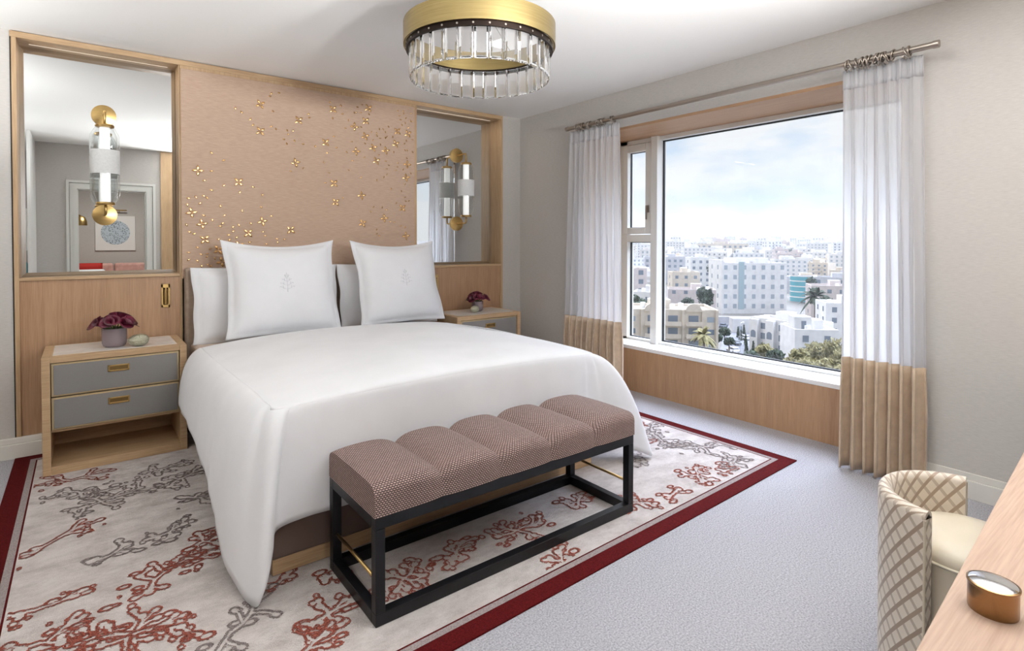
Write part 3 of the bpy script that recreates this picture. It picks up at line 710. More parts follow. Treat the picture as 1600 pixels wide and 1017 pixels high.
def bouquet(x, y, z, r, h, label, fl_label, fgroup, seed, scale=1):
    v = thing('flower_pot', label, 'vase', (x, y, z), group='plum ceramic pots on the nightstands')
    mb = MB(); mb.lathe([(0, z), (r*.72, z), (r*.88, z+h*.06), (r*.98, z+h*.22), (r, z+h*.4), (r, z+h), (r-.004, z+h), (r-.005, z+h*.2), (0, z+h*.15)], (x, y, 0), 'z', 36)
    mb.build('pot', m_pot, v, autos=.8)
    q = MB(); q.lathe([(0, z+h*.85), (r-.006, z+h*.85)], (x, y, 0), 'z', 20); q.build('soil', m_stem, v)
    rd = random.Random(seed)
    for k in range(11):
        az = -PI/2+(k-5)*PI/5.5+rd.uniform(-.2, .2); ln = [.62, .95, .8, 1.0, .75][k % 5] if k < 9 else .25
        calla((x+r*.3*math.cos(az), y+r*.3*math.sin(az), z+h*.86), az, ln*.95, (.040+.018*rd.random())*scale, (.052+.010*rd.random())*scale, fl_label, fgroup)
bouquet(.143, 3.93, .636, .062, .108, 'plum grey pot of burgundy callas on the left nightstand', 'dark burgundy calla lily in the pot on the left nightstand', 'callas on the left nightstand', 3)
bouquet(2.77, 4.01, .636, .05, .085, 'plum grey pot of burgundy callas on the right nightstand', 'dark burgundy calla lily in the pot on the right nightstand', 'callas on the right nightstand', 8, .95)
def egg(x, y, z, a, b, rot, label):
    t = thing('egg_box', label, 'trinket box', (x, y, z), group='hammered silver egg boxes', local=True); t.rotation_euler = (0, 0, rot)
    for nm, s in (('lower_shell', -1), ('lid', 1)):
        mb = MB(); n = 26; nv = 9
        def f(i, j):
            th = 2*PI*i/(n-1); ph = PI/2*j/(nv-1); c = math.cos(ph)
            X = math.cos(th)*a*c*(1-.12*math.cos(th)); return (X, b*math.sin(th)*c, max(b*.95+s*(b*.95*math.sin(ph)+.0006), .0))
        mb.grid(n, nv, f); mb.build(nm, m_egg, t, smooth=True)
egg(.262, 3.86, .6355, .054, .037, .25, 'hammered silver egg on the left nightstand')
egg(2.69, 3.93, .6355, .045, .031, .2, 'hammered silver egg on the right nightstand')

# ------------------------------------------------------------------ chandelier
chx, chy, chz, chr_ = 1.565, 2.245, 2.20, .372
ch = thing('chandelier', 'round brass ring chandelier hung with cut glass plates', 'chandelier', (chx, chy, H))
mb = MB(); mb.lathe([(chr_-.006, chz), (chr_, chz), (chr_, chz+.105), (chr_-.006, chz+.105), (chr_-.006, chz)], (chx, chy, 0), 'z', 96); mb.build('brass_ring', m_goldband, ch, autos=.5)
mb = MB(); mb.lathe([(chr_-.024, chz-.024), (chr_-.012, chz-.024), (chr_-.012, chz+.004), (chr_-.024, chz+.004), (chr_-.024, chz-.024)], (chx, chy, 0), 'z', 96); mb.build('carrier_ring', m_bronze, ch, autos=.5)
mb = MB(); mb.lathe([(0, H-.03), (.09, H-.03), (.095, H-.02), (.095, H-.001)], (chx, chy, 0), 'z', 40); mb.build('canopy', m_goldband, ch, autos=.5)
for k in range(3):
    a = k*2*PI/3+.5; MB().tube([(chx+.04*math.cos(a), chy+.04*math.sin(a), H-.03), (chx+(chr_-.01)*math.cos(a), chy+(chr_-.01)*math.sin(a), chz+.105)], .0018, 6).build('cable', m_steel, ch)
cr = MB(); w_, h_, th_, bv = .031, .15, .007, .011
ou = [(-w_, -h_), (w_, -h_), (w_, 0), (-w_, 0)]; inn = [(-w_+bv, -h_+bv), (w_-bv, -h_+bv), (w_-bv, -.004), (-w_+bv, -.004)]
V = [(x, -th_*.25, z) for x, z in ou]+[(x, th_*.25, z) for x, z in ou]+[(x, -th_, z) for x, z in inn]+[(x, th_, z) for x, z in inn]
cr.add(V, [(8,9,10,11), (15,14,13,12)]+[(i,(i+1)%4,8+(i+1)%4,8+i) for i in range(4)]+[(4+i,4+(i+1)%4,12+(i+1)%4,12+i) for i in range(4)]+[(i,(i+1)%4,4+(i+1)%4,4+i) for i in range(4)])
proto = cr.build('crystal', m_crystal, ch)
NCR = 32; rc = chr_-.034
for k in range(NCR):
    o = proto if k == 0 else proto.copy()
    if k: C.objects.link(o)
    a = 2*PI*k/NCR; o.parent = ch; o.location = (rc*math.cos(a), rc*math.sin(a), chz-.008-H); o.rotation_euler = (0, 0, a+PI/2)
sc0 = MB().tube([(0, -.003, 0), (0, .003, 0)], .0045, 10).build('screw_head', m_steel, ch)
for k in range(NCR):
    o = sc0 if k == 0 else sc0.copy()
    if k: C.objects.link(o)
    a = 2*PI*(k+.5)/NCR; o.parent = ch; o.location = ((chr_-.012)*math.cos(a), (chr_-.012)*math.sin(a), chz-.012-H); o.rotation_euler = (0, 0, a-PI/2)

# ------------------------------------------------------------------ curtains and rod
rod = thing('curtain_rod', 'long satin nickel curtain rod above the window', 'curtain rod', (3.3, 2.15, 2.21))
MB().tube([(3.3, .86, 2.21), (3.3, 3.425, 2.21)], .0165, 18).build('pole', m_steel, rod, autos=.6)
for y in (.86, 3.425): MB().lathe([(0, -.012), (.0195, -.012), (.0195, .012), (0, .012)], (3.3, y, 2.21), 'y', 18).build('end_cap', m_steel, rod, autos=.6)
for y in (1.0, 3.25):
    b = MB(); b.tube([(3.3, y, 2.19), (3.36, y, 2.187), (WX, y, 2.187)], .008, 8); b.lathe([(0, WX-.012), (.025, WX-.012), (.025, WX)], (0, y, 2.187), 'x', 16); b.build('bracket', m_steel, rod)
def curtain(yt0, yt1, yb0, yb1, zband, nf, label, seed, ringys, xoff=0):
    t = thing('curtain', label, 'curtain', (3.33, (yb0+yb1)/2, 0), group='sheer curtains with tan hems beside the window')
    rd = random.Random(seed); ph = [rd.uniform(-.5, .5) for _ in range(nf+2)]; am = [rd.uniform(.75, 1.1) for _ in range(nf+2)]
    nu = nf*12+1
    def pt(i, z):
        u = i/(nu-1); k = (2.19-z)/2.19; hem = max(0, min(1, (zband+.06-z)/.25))
        y = lerp(lerp(yt0, yb0, min(1, k*1.15+.05)), lerp(yt1, yb1, min(1, k*1.15+.05)), u)
        q = u*nf; c = int(q); A = lerp(.014, .030, min(1, k*1.6+.12))*am[min(c, nf)]; A = lerp(A, .052*am[min(c, nf)], hem)
        if k < .045: A *= .6
        x = 3.335+xoff+A*math.sin(2*PI*q+ph[c]*k)+(1-hem)*(.006*math.sin(6.3*q*2.37+k*2)+.005*math.sin(6.3*q*3.61-k*3))+.006*math.sin(q*1.7+k*5)
        y += .012*math.sin(4*PI*q+ph[c])*min(1, k*2)
        x = min(x, 3.408)
        return (x, y, z)
    def sheet(z0, z1, n): return lambda i, j: pt(i, lerp(z1, z0, j/(n-1)))
    mb = MB(); mb.grid(nu, 26, sheet(zband-.004, 2.085, 26)); mb.build('sheer_panel', m_sheer, t, smooth=True)
    mb = MB(); mb.grid(nu, 5, sheet(2.082, 2.186, 5)); mb.build('pleated_heading', m_sheer, t, smooth=True, solid=.004)
    mb = MB(); mb.grid(nu, 14, sheet(.012, zband, 14)); mb.build('tan_hem', m_satin, t, smooth=True, solid=.003)
    for y in ringys:
        r = MB(); n = 18; tl = rd.uniform(-.012, .012)
        r.tube([(3.3+.025*math.cos(2*PI*k/n), y+tl*math.sin(2*PI*k/n), 2.206+.025*math.sin(2*PI*k/n)) for k in range(n+1)], .0042, 7, caps=False)
        r.tube([(3.3, y, 2.182), (3.305, y, 2.168)], .003, 6); r.build('ring', m_steel, t, smooth=True)
curtain(2.89, 3.425, 2.845, 3.475, .617, 9, 'sheer white curtain with tan hem on the bed side of the window', 2, [3.31, 3.285, 3.27, 3.255, 3.235, 3.18, 3.165, 3.07, 3.05, 3.03, 3.01, 2.925, 2.91])
curtain(.925, 1.285, .885, 1.275, .617, 7, 'sheer white curtain with tan hem hanging nearer the desk chair', 5, [1.255, 1.235, 1.205, 1.185, 1.175, 1.165, 1.155, 1.145, 1.115, 1.105, 1.095, 1.085, 1.075, 1.065, 1.04, .985, .97])

# ------------------------------------------------------------------ desk, box, stool
desk = thing('desk', 'pale oak desk top at the lower right corner', 'desk', (2.0, 0, 0))
dz = .68
mb = MB(); P = [(.80, -.49), (3.40, -.49), (3.40, .405), (.80, .245)]
mb.add([(x, y, z) for z in (dz-.045, dz) for x, y in P], [(3,2,1,0), (4,5,6,7)]+[(i,(i+1)%4,4+(i+1)%4,4+i) for i in range(4)]); 
P = [(1.036, -.49), (3.40, -.49), (3.40, .405), (.80, .245), (.80, .075), (1.036, .075)]; n6 = 6
mb = MB(); mb.add([(x, y, z) for z in (dz-.045, dz) for x, y in P], [tuple(range(n6))[::-1], tuple(range(n6, 2*n6))]+[(i,(i+1)%n6,n6+(i+1)%n6,n6+i) for i in range(n6)])
mb.build('desktop', desk_wood, desk, bevel=.002)
for x in (1.06, 3.34): MB().box(x, x+.05, -.45, .1, 0, dz-.045).build('leg', desk_wood, desk)
m_boxgold = plain('box_gold', (146, 114, 80), .22, 1)
bx = thing('lidded_box', 'small oval brass box with domed mirror polished lid on the desk', 'box', (1.1, .2, dz), local=True)
mb = MB(); R = .031
mb.lathe([(0, 0), (R*.98, 0), (R, .002), (R, .039), (0, .039)], n=40); mb.build('body', m_boxgold, bx, autos=.6)
mb = MB(); mb.lathe([(0, .0395), (R*1.03, .0395), (R*1.05, .041), (R*1.05, .0435), (R*.97, .0445)], n=40); mb.build('lid_rim', m_boxgold, bx, autos=.8)
mb = MB(); mb.lathe([(R*.99, .0438), (R*.8, .0465), (R*.5, .0488), (R*.2, .0498), (0.0001, .05)], n=40); mb.build('lid', m_chrome, bx, smooth=True)
bx.location = (1.112, .208, dz)
st = thing('vanity_stool', 'round stool with low diamond patterned back tucked beside the desk', 'stool', (1.85, .47, 0))
sx, sy = 1.85, .411
def ring_pt(a, r, z): return (sx+r*math.cos(a), sy+r*math.sin(a), z)
RO, RI, zt = .186, .152, .572
sec = []
for k in range(9): sec.append((lerp(RO*.98, RO, k/8), lerp(.03, zt-.02, k/8)))
for k in range(1, 8): a = PI*k/8; sec.append(((RO+RI)/2+(RO-RI)/2*math.cos(a), zt-.02+.02*math.sin(a)))
for k in range(6): sec.append((RI, lerp(zt-.02, .44, k/5)))
A0, A1, na = math.radians(10), math.radians(170), 60
mb = MB(); mb.grid(na+1, len(sec), lambda i, j: ring_pt(lerp(A0, A1, i/na), *sec[j]))
for i in (0, na):
    pts = [ring_pt(lerp(A0, A1, i/na), *q) for q in sec]
    mb.grid(9, 2, lambda a, b, pts=pts: pts[a] if b == 0 else (lambda q: (sx+(q[0]-sx)*RI/RO, sy+(q[1]-sy)*RI/RO, q[2]))(pts[a]), uvfn=lambda a, b, pts=pts: (b*.037, pts[a][2]))
    tops = pts[8:17]; c = tuple(sum(p[k] for p in tops)/len(tops) for k in range(3))
    mb.add(tops+[c], [(k, k+1, len(tops)) for k in range(len(tops)-1)], 0, [[(.01, .55), (.02, .55), (.015, .54)]]*(len(tops)-1))
mb.build('low_back', m_diamond, st, autos=1.0)
for a in (A0, A1):
    MB().tube([ring_pt(a, RO*.985+.0008, .03), ring_pt(a, RO+.0008, zt-.02)], .003, 6).build('edge_piping', m_cream, st)
cyy = sy-.012; rs_ = .149
mb = MB(); mb.lathe([(0, .492), (.07, .490), (.115, .481), (rs_-.008, .464), (rs_, .448), (rs_-.001, .438)], (sx, cyy, 0), 'z', 48); mb.build('seat', m_cream, st, smooth=True)
mb = MB(); mb.tube([(sx+(rs_+.001)*math.cos(2*PI*k/48), cyy+(rs_+.001)*math.sin(2*PI*k/48), .436) for k in range(49)], .004, 7, caps=False); mb.build('seat_piping', m_cream, st, smooth=True)
mb = MB(); mb.lathe([(0, .02), (rs_-.004, .02), (rs_, .03), (rs_, .436), (0, .436)], (sx, cyy, 0), 'z', 48); mb.build('drum', m_cream, st, autos=.7)
mb = MB(); mb.lathe([(0, 0), (.145, 0), (.145, .02), (0, .02)], (sx, sy, 0), 'z', 36); mb.build('foot_ring', m_brass, st, autos=.6)

# ------------------------------------------------------------------ rooms behind the camera, seen in the left mirror
def print_mat():
    m, nt, b = newmat('round_print')
    tc = N(nt, 'ShaderNodeTexCoord'); v = N(nt, 'ShaderNodeTexVoronoi'); v.inputs['Scale'].default_value = 38
    nt.links.new(tc.outputs['Object'], v.inputs['Vector'])
    f = noise(nt, 9, detail=5)
    s = math_node(nt, 'ADD', math_node(nt, 'MULTIPLY', v.outputs['Distance'], .9), math_node(nt, 'MULTIPLY', f, .5))
    nt.links.new(mixc(nt, ramp(nt, s, .25, .75), lin((40, 48, 60)), lin((190, 204, 214))), b.inputs['Base Color']); return m
pic = thing('framed_picture', 'white framed print of a speckled blue disc in the next room', 'picture', (.475, -3.4, 1.39))
MB().box(.18, .77, -3.4, -3.37, 1.08, 1.70).build('frame', m_door, pic, bevel=.003)
MB().lathe([(0, -3.368), (.215, -3.368), (.215, -3.37)], (.475, 0, 1.40), 'y', 48).build('print', print_mat(), pic)
pl = thing('picture_light', 'thin brass picture light above the framed print', 'lamp', (.55, -3.4, 1.8))
MB().tube([(.42, -3.3, 1.80), (.64, -3.3, 1.80)], .011, 10).build('bar', m_brass, pl); MB().tube([(.53, -3.4, 1.76), (.53, -3.3, 1.80)], .007, 8).build('arm', m_brass, pl)
so = thing('sofa', 'pale pink velvet sofa below the framed print in the next room', 'sofa', (.35, -2.95, 0))
MB().box(-.6, 1.5, -3.3, -2.5, .08, .40).build('base', m_sofa, so, bevel=.03)
for x0, x1 in ((-.6, .43), (.445, 1.5)):
    MB().box(x0, x1, -3.3, -3.05, .38, .86).build('back_cushion', m_sofa, so, bevel=.04, seg=3)
    MB().box(x0, x1, -3.05, -2.5, .38, .50).build('seat_cushion', m_sofa, so, bevel=.03, seg=3)
for x in (-.5, 1.4):
    for y in (-3.2, -2.6): MB().box(x, x+.05, y, y+.05, 0, .08).build('leg', m_black, so)
def cushion(x, y, z, w, h, mt, label, tilt):
    o = thing('throw_cushion', label, 'cushion', (x, y, z), local=True); o.rotation_euler = (tilt, 0, PI)
    n = 15
    for nm, s in (('front', -1), ('back', 1)):
        mb = MB(); mb.grid(n, n, lambda i, j: ((2*i/(n-1)-1)*w/2, s*.07*((1-(2*i/(n-1)-1)**4)*(1-(2*j/(n-1)-1)**4))**.6, (2*j/(n-1)-1)*h/2)); mb.build(nm, mt, o, smooth=True)
cushion(.06, -2.93, .70, .42, .36, m_redcush, 'red cushion on the pink sofa', .2)
cushion(.10, -2.78, .64, .40, .28, m_linen, 'white cushion leaning on the red one on the pink sofa', .25)
fl = thing('floor_lamp', 'brass dome floor lamp beside the sofa in the next room', 'lamp', (-.12, -2.35, 0))
MB().lathe([(0, 0), (.12, 0), (.12, .02), (0, .02)], (-.12, -2.35, 0), 'z', 24).build('base', m_brass, fl)
MB().tube([(-.12, -2.35, .02), (-.12, -2.35, 1.6), (-.08, -2.35, 1.66), (-.02, -2.35, 1.66)], .01, 8).build('pole', m_brass, fl)
MB().lathe([(.09, 1.50), (.088, 1.56), (.06, 1.63), (.0, 1.66)], (-.02, -2.35, 0), 'z', 24).build('dome_shade', m_brass, fl, smooth=True)
def stripes(name, c):
    m, nt, b = newmat(name); f = noise(nt, 6, vec=(4, 4, 1.2), detail=2); r = N(nt, 'ShaderNodeValToRGB'); cr = r.color_ramp
    for i, k in enumerate(c):
        e = cr.elements[i] if i < 2 else cr.elements.new(0); e.color = rgba(lin(k)); e.position = .3+.4*i/(len(c)-1)
    cr.interpolation = 'CONSTANT'; nt.links.new(f, r.inputs[0]); nt.links.new(r.outputs[0], b.inputs['Base Color']); return m
hp = thing('hall_painting', 'turquoise and white abstract painting on the hallway wall', 'picture', (-.66, -.95, 1.4))
MB().box(-.80, -.52, -.95, -.925, 1.12, 1.68).build('canvas', stripes('abstract_paint', [(40, 150, 190), (230, 238, 240), (90, 200, 215), (240, 240, 236)]), hp)
hc = thing('hall_console', 'slim white console table in the hallway', 'table', (-.7, -.8, 0))
MB().box(-1.1, -.5, -.94, -.66, .68, .72).build('top', m_door, hc)
for x in (-1.08, -.55):
    for y in (-.92, -.70): MB().box(x, x+.03, y, y+.03, 0, .68).build('leg', m_door, hc)
hv = thing('striped_vase', 'multicoloured striped vase on the hallway console', 'vase', (-.62, -.8, .72))
MB().lathe([(0, .72), (.05, .72), (.075, .82), (.05, .95), (.02, 1.02), (.028, 1.06)], (-.62, -.8, 0), 'z', 24).build('body', stripes('vase_glaze', [(60, 60, 150), (230, 160, 60), (120, 60, 130), (60, 160, 170)]), hv, smooth=True)
pil = thing('oak_pilaster', 'oak pilaster panel beside the doorway', 'wall panel', (.93, .035, 0))
MB().box(.84, 1.03, .0365, .055, .001, H-.003).build('panel', oak_z, pil)

# fill spotlights added above the desk, unseen behind the camera
def light(name, kind, loc, energy, rot=(0,0,0), size=.2, color=(1,1,1), spread=None, shape='DISK', sy=None):
    d = bpy.data.lights.new(name, kind); d.energy = energy*SC*SC; d.color = color
    if kind == 'AREA':
        d.shape = shape; d.size = size
        if sy: d.size_y = sy
        if spread: d.spread = spread
    elif kind != 'SUN': d.shadow_soft_size = size
    o = bpy.data.objects.new(name, d); C.objects.link(o); o.location = loc; o.rotation_euler = rot; return o
for x, lb, TILT, sw, pw in ((1.25, 'added round fill spotlight over the desk nearer the doorway', 46, -.34, SPOT_FILL), (1.95, 'added round fill spotlight over the middle of the desk', 46, -.34, SPOT_FILL), (2.5, 'added round fill spotlight over the desk nearer the window', 24, -.9, SPOT_FILL*.55)):
    u = thing('fill_spotlight', lb, 'wall lamp', (x, -.5, 1.5), group='added fill spotlights over the desk')
    p1 = Vector((x, -.28, 1.60)); dv_ = Vector((math.sin(sw)*math.sin(math.radians(TILT)), math.cos(sw)*math.sin(math.radians(TILT)), math.cos(math.radians(TILT)))); p0 = p1-dv_*.1
    MB().tube([p0, p0+dv_*.02, p1], [.14, .17, .18], 28).build('drum', m_brass, u, autos=.5)
    MB().tube([p1+dv_*.0005, p1+dv_*.002], .165, 28).build('lens', m_lamp, u)
    MB().tube([(x, -.5, 1.5), (x, -.44, 1.5), tuple(p0)], .014, 8).build('wall_arm', m_brass, u, smooth=True)
    light('spotlight_fill', 'AREA', tuple(p1+dv_*.006), pw, dv_.to_track_quat('-Z', 'Y').to_euler(), .32, (.97, .985, 1), math.radians(120))
for x, y, lb in ((-1.35, 1.5, 'added brass fill lamp on a stand at the left nearer the hallway'), (-1.1, 3.4, 'added brass fill lamp on a stand at the left nearer the bed wall')):
    tl = thing('fill_torchiere', lb, 'floor lamp', (x, y, 0), group='added fill lamps left of the bed')  # added out of view to brighten the ceiling
    MB().lathe([(0, 0), (.14, 0), (.14, .02), (.02, .03), (0, .03)], (x, y, 0), 'z', 28).build('base', m_brass, tl)
    MB().tube([(x, y, .02), (x, y, 1.46)], .012, 10).build('pole', m_brass, tl, smooth=True)
    MB().lathe([(0, 1.45), (.08, 1.46), (.15, 1.52), (.18, 1.60), (.175, 1.60), (.145, 1.525), (0, 1.475)], (x, y, 0), 'z', 28).build('bowl', m_brass, tl, smooth=True)
    light('torchiere_fill', 'AREA', (x, y, 1.585), TORCH_FILL, (PI, 0, 0), .28, (.97, .985, 1))
for i, (x, y) in enumerate([(x, y) for y in (.35, 1.0) for x in (1.35, 2.0, 2.65)]):
    dl = thing('fill_downlight', 'small round fill lamp added in the ceiling above the desk side of the room', 'ceiling lamp', (x, y, H), group='added fill lamps over the desk side')  # added in the unseen part of the ceiling as fill light
    MB().lathe([(.075, H-.004), (.095, H-.006), (.1, H-.001)], (x, y, 0), 'z', 28).build('trim_ring', m_white, dl, smooth=True)
    MB().lathe([(0, H-.002), (.075, H-.002)], (x, y, 0), 'z', 24).build('diffuser', m_lamp, dl)
    light('downlight_fill', 'AREA', (x, y, H-.012), DOWN_FILL, (0, 0, 0), .16, (.97, .985, 1))
cl = thing('fill_ceiling_lamp', 'round flush fill lamp added to the next room ceiling', 'ceiling lamp', (.5, -1.9, H))  # lamp added to brighten the next room
MB().lathe([(0, H-.05), (.2, H-.05), (.22, H-.03), (.22, H)], (.5, -1.9, 0), 'z', 32).build('drum', m_door, cl)
light('next_room_fill', 'AREA', (.5, -1.9, H-.06), 36, (0, 0, 0), .4, (1, .96, .9))
hl = thing('hall_fill_lamp', 'round flush fill lamp added to the hallway ceiling', 'ceiling lamp', (-1.4, .9, H))  # unseen lamp added to brighten the hallway side
MB().lathe([(0, H-.05), (.2, H-.05), (.22, H-.03), (.22, H)], (-1.4, .9, 0), 'z', 32).build('drum', m_door, hl)
light('hall_fill', 'AREA', (-1.4, .9, H-.06), 10, (0, 0, 0), .4, (1, .96, .9))
for x in (.11, 2.73): light('strip_lamp', 'AREA', (x, MY-.054, 2.408), 1.2, (0, 0, 0), .6, (1, .85, .68), None, 'RECTANGLE', .012)

# ------------------------------------------------------------------ the city beyond the window
FW, RT = Vector((.609, .793, 0)), Vector((.793, -.609, 0))
def at(px, depth, z=0.0):
    return Vector((0,0,z))+FW*depth+RT*((px-789)/860*depth)
def terr(d):
    k = [(0,-30), (235,-30), (300,-27), (400,-21), (700,-9.5), (1200,-3.5), (2000,1.2), (3200,4.0), (5000, 4)]
    for (a, za), (b, zb) in zip(k, k[1:]):
        if d <= b: return za+(zb-za)*(d-a)/(b-a)
    return 4.0
def ground(px, row, z=-30): return at(px, 860*(1.25-z)/(row-377), z)
m_ground = noisy('dusty_ground', (104, 100, 94), (124, 119, 112), .05, .95)
m_road = noisy('asphalt', (112, 112, 118), (126, 126, 132), .3, .9)
m_stone = noisy('limestone', (204, 202, 200), (218, 216, 214), .4, .85)
m_stone2 = noisy('cream_stone', (192, 180, 164), (206, 194, 178), .5, .85)
m_stone3 = noisy('pinkish_stone', (190, 178, 174), (202, 190, 186), .5, .85)
m_stone4 = noisy('grey_render', (174, 174, 178), (188, 188, 192), .5, .85)
m_win = plain('window_shade', (112, 122, 134), .25)
m_win2 = plain('window_shade_pale', (148, 158, 166), .25)
m_roof = noisy('roof_screed', (176, 172, 168), (194, 190, 186), .3, .9)
m_tile = plain('red_roof_tile', (190, 104, 86), .8)
m_teal = plain('teal_glazing', (70, 150, 164), .15)
m_tank = plain('white_tank', (235, 235, 235), .5)
m_leafd = noisy('dark_foliage', (44, 56, 44), (74, 86, 66), 1.5, .9)
m_leafy = noisy('olive_foliage', (110, 106, 70), (152, 142, 100), 1.5, .9)
m_bark = plain('bark', (96, 80, 66), .9)
m_car = [plain('car_white', (232, 232, 234), .3), plain('car_grey', (96, 102, 112), .3), plain('car_dark', (48, 52, 60), .3)]
m_glassd = plain('car_glass', (30, 36, 44), .1); m_tyre = plain('tyre', (28, 28, 30), .9)
tb = MB(); nr, na = 46, 50; RR = [70*(4500/70)**(j/(nr-1)) for j in range(nr)]
def tz(d): return terr(d)
def tpt(i, j):
    a = math.radians(-25+205*i/(na-1)); r = RR[j]; x, y = r*math.sin(a), r*math.cos(a); d = x*.3+y*.25
    dep = x*FW.x+y*FW.y; h = math.degrees(math.atan2(x, y)); e = max(dep, r*.86)
    return (x, y, tz(e)-.15)
tb.grid(na, nr, tpt); struct('terrain', tb, m_ground, smooth=True)
rp = [(1112,497),(1150,500),(1182,520),(1235,560),(1262,585),(1105,585),(1128,540),(1128,515)]
mb = MB(); mb.add([ground(x, y, -29.95) for x, y in rp], [tuple(range(len(rp)))]); struct('road', mb, m_road)
WIN = {}
def winmesh(w, h, mt):
    k = (w, h, mt.name)
    if k not in WIN:
        m = MB(); m.box(-w/2, w/2, -.06, .02, 0, h); o = m.build('window', mt); WIN[k] = o.data; bpy.data.objects.remove(o)
    return WIN[k]
def addwin(par, x, y, z, w, h, rz=0, mt=None):
    o = bpy.data.objects.new('window', winmesh(w, h, mt or m_win)); C.objects.link(o); o.parent = par; o.location = (x, y, z); o.rotation_euler = (0, 0, rz)
def building(px, depth, z, w, d, h, turn, mt, label, cols=0, floors=0, ww=1.4, wh=1.5, side=0, parapet=.8, name='apartment_building', group=None, roofbits=2, first=1.2, wmt=None, skip=()):
    p = at(px, depth, z); b = thing(name, label, 'building', p, group=group, local=True, rotz=-math.atan2(p.x, p.y)+math.radians(turn))
    m = MB(); t = .35
    m.box(-w/2, w/2, 0, d, -4, h); m.box(-w/2, w/2, 0, t, h, h+parapet); m.box(-w/2, w/2, d-t, d, h, h+parapet); m.box(-w/2, -w/2+t, t, d-t, h, h+parapet); m.box(w/2-t, w/2, t, d-t, h, h+parapet)
    m.build('walls', mt, b)
    MB().box(-w/2+t, w/2-t, t, d-t, h, h+.08).build('roof', m_roof, b)
    rd = random.Random(int(px*7+depth))
    if roofbits:
        x = rd.uniform(-w*.25, w*.2); MB().box(x, x+w*.22, d*.4, d*.8, h, h+2.6).build('stair_room', mt, b)
        for k in range(roofbits):
            x, y = rd.uniform(-w*.4, w*.4), rd.uniform(d*.15, d*.8); MB().lathe([(0, h), (.7, h), (.7, h+1.5), (0, h+1.6)], (x, y, 0), 'z', 10).build('water_tank', m_tank, b, autos=.6)
    fh = (h-.3)/max(1, floors)
    for f in range(floors):
        for c in range(cols):
            if (c, f) in skip: continue
            addwin(b, -w/2+w*(c+.5)/cols, 0, first+f*fh, ww, wh, 0, wmt)
        for c in range(side): addwin(b, -w/2, d*(c+.5)/side, first+f*fh, ww*.8, wh, -PI/2, wmt)
    return b
# the long white six storey block
hosp = building(1178, 238, -30, 28.5, 14, 21.2, 24, m_stone, 'long white six storey block with rows of small windows in mid view', 7, 5, 1.5, 1.9, 2, roofbits=3, first=2.4, wmt=m_win2)
MB().box(-6.6, -4.2, -.12, .05, 2, 22.5).build('glass_stair_strip', plain('stair_glazing', (150, 170, 176), .2), hosp)
MB().box(-14.2, -13.3, -1.0, 15, 0, 23.4).build('end_wall', m_stone, hosp)
for x0, x1 in ((-6, -1), (2, 8)): MB().box(x0, x1, 4, 9, 21.2, 24).build('plant_room', m_stone, hosp)
# beige block of flats with arched balconies
be = building(1046, 140, -30, 24, 14, 13.2, 10, m_stone2, 'beige stone block of flats with balconies at the lower left of the view', 0, 0, roofbits=4)
for k, x in enumerate((-9.3, -4.2, .9, 6.0, 10.2)):
    for f in range(4):
        z = .8+f*3.15
        if k in (1, 3) or (k == 2 and f > 0):
            mb = MB(); mb.box(x-1.9, x+1.9, -1.1, 0, z-.35, z-.1); mb.box(x-1.9, x+1.9, -1.1, -.95, z-.1, z+.75); mb.build('balcony', m_stone2, be)
            addwin(be, x, 0, z, 2.4, 2.2, 0, m_win)
        else: addwin(be, x, 0, z+.6, 1.7, 1.3, 0, m_win2 if (k+f) % 2 else m_win)
for x in (-12, -6.8, -1.6, 3.4, 8.3, 11.7): MB().box(x-.3, x+.3, -.35, 0, 0, 13.8).build('pilaster', m_stone2, be)
for k, x in enumerate((-4.2, 6.0)):
    mb = MB(); mb.lathe([(0, -.35), (2.0, -.35), (2.0, .3)], (x, 0, 13.5), 'y', 20, a0=0, a1=PI); mb.build('gable_arch', m_stone2, be)
# white terraced villas: two wings
v1 = building(1222, 151, -30, 18.5, 9, 8.8, -30, m_stone, 'long wing of the white terraced villas with arches beside the street', 7, 3, 1.6, 1.7, 0, roofbits=3, first=.9)
for k, x in enumerate((-7.6, -2.8, 2.2, 7)):
    MB().box(x-1.2, x+1.2, -1.3, 0, 0, 9.2).build('bay', m_stone, v1)
    mb = MB(); mb.lathe([(0, -1.36), (.75, -1.36), (.75, -1.2)], (x, 0, 5.4), 'y', 16, a0=0, a1=PI); mb.box(x-.75, x+.75, -1.36, -1.2, 4.1, 5.4); mb.build('arched_window', m_win, v1)
v2 = building(1277, 134, -30, 10, 10, 9.0, 22, m_stone, 'right hand wing of the white terraced villas with a roof room', 2, 3, 1.4, 1.6, 0, roofbits=2, first=.9)
MB().box(-4.4, -.4, 2, 6, 9, 12.6).build('roof_room', m_stone, v2); addwin(v2, -2.2, 2, 9.6, 1.1, 2.0)
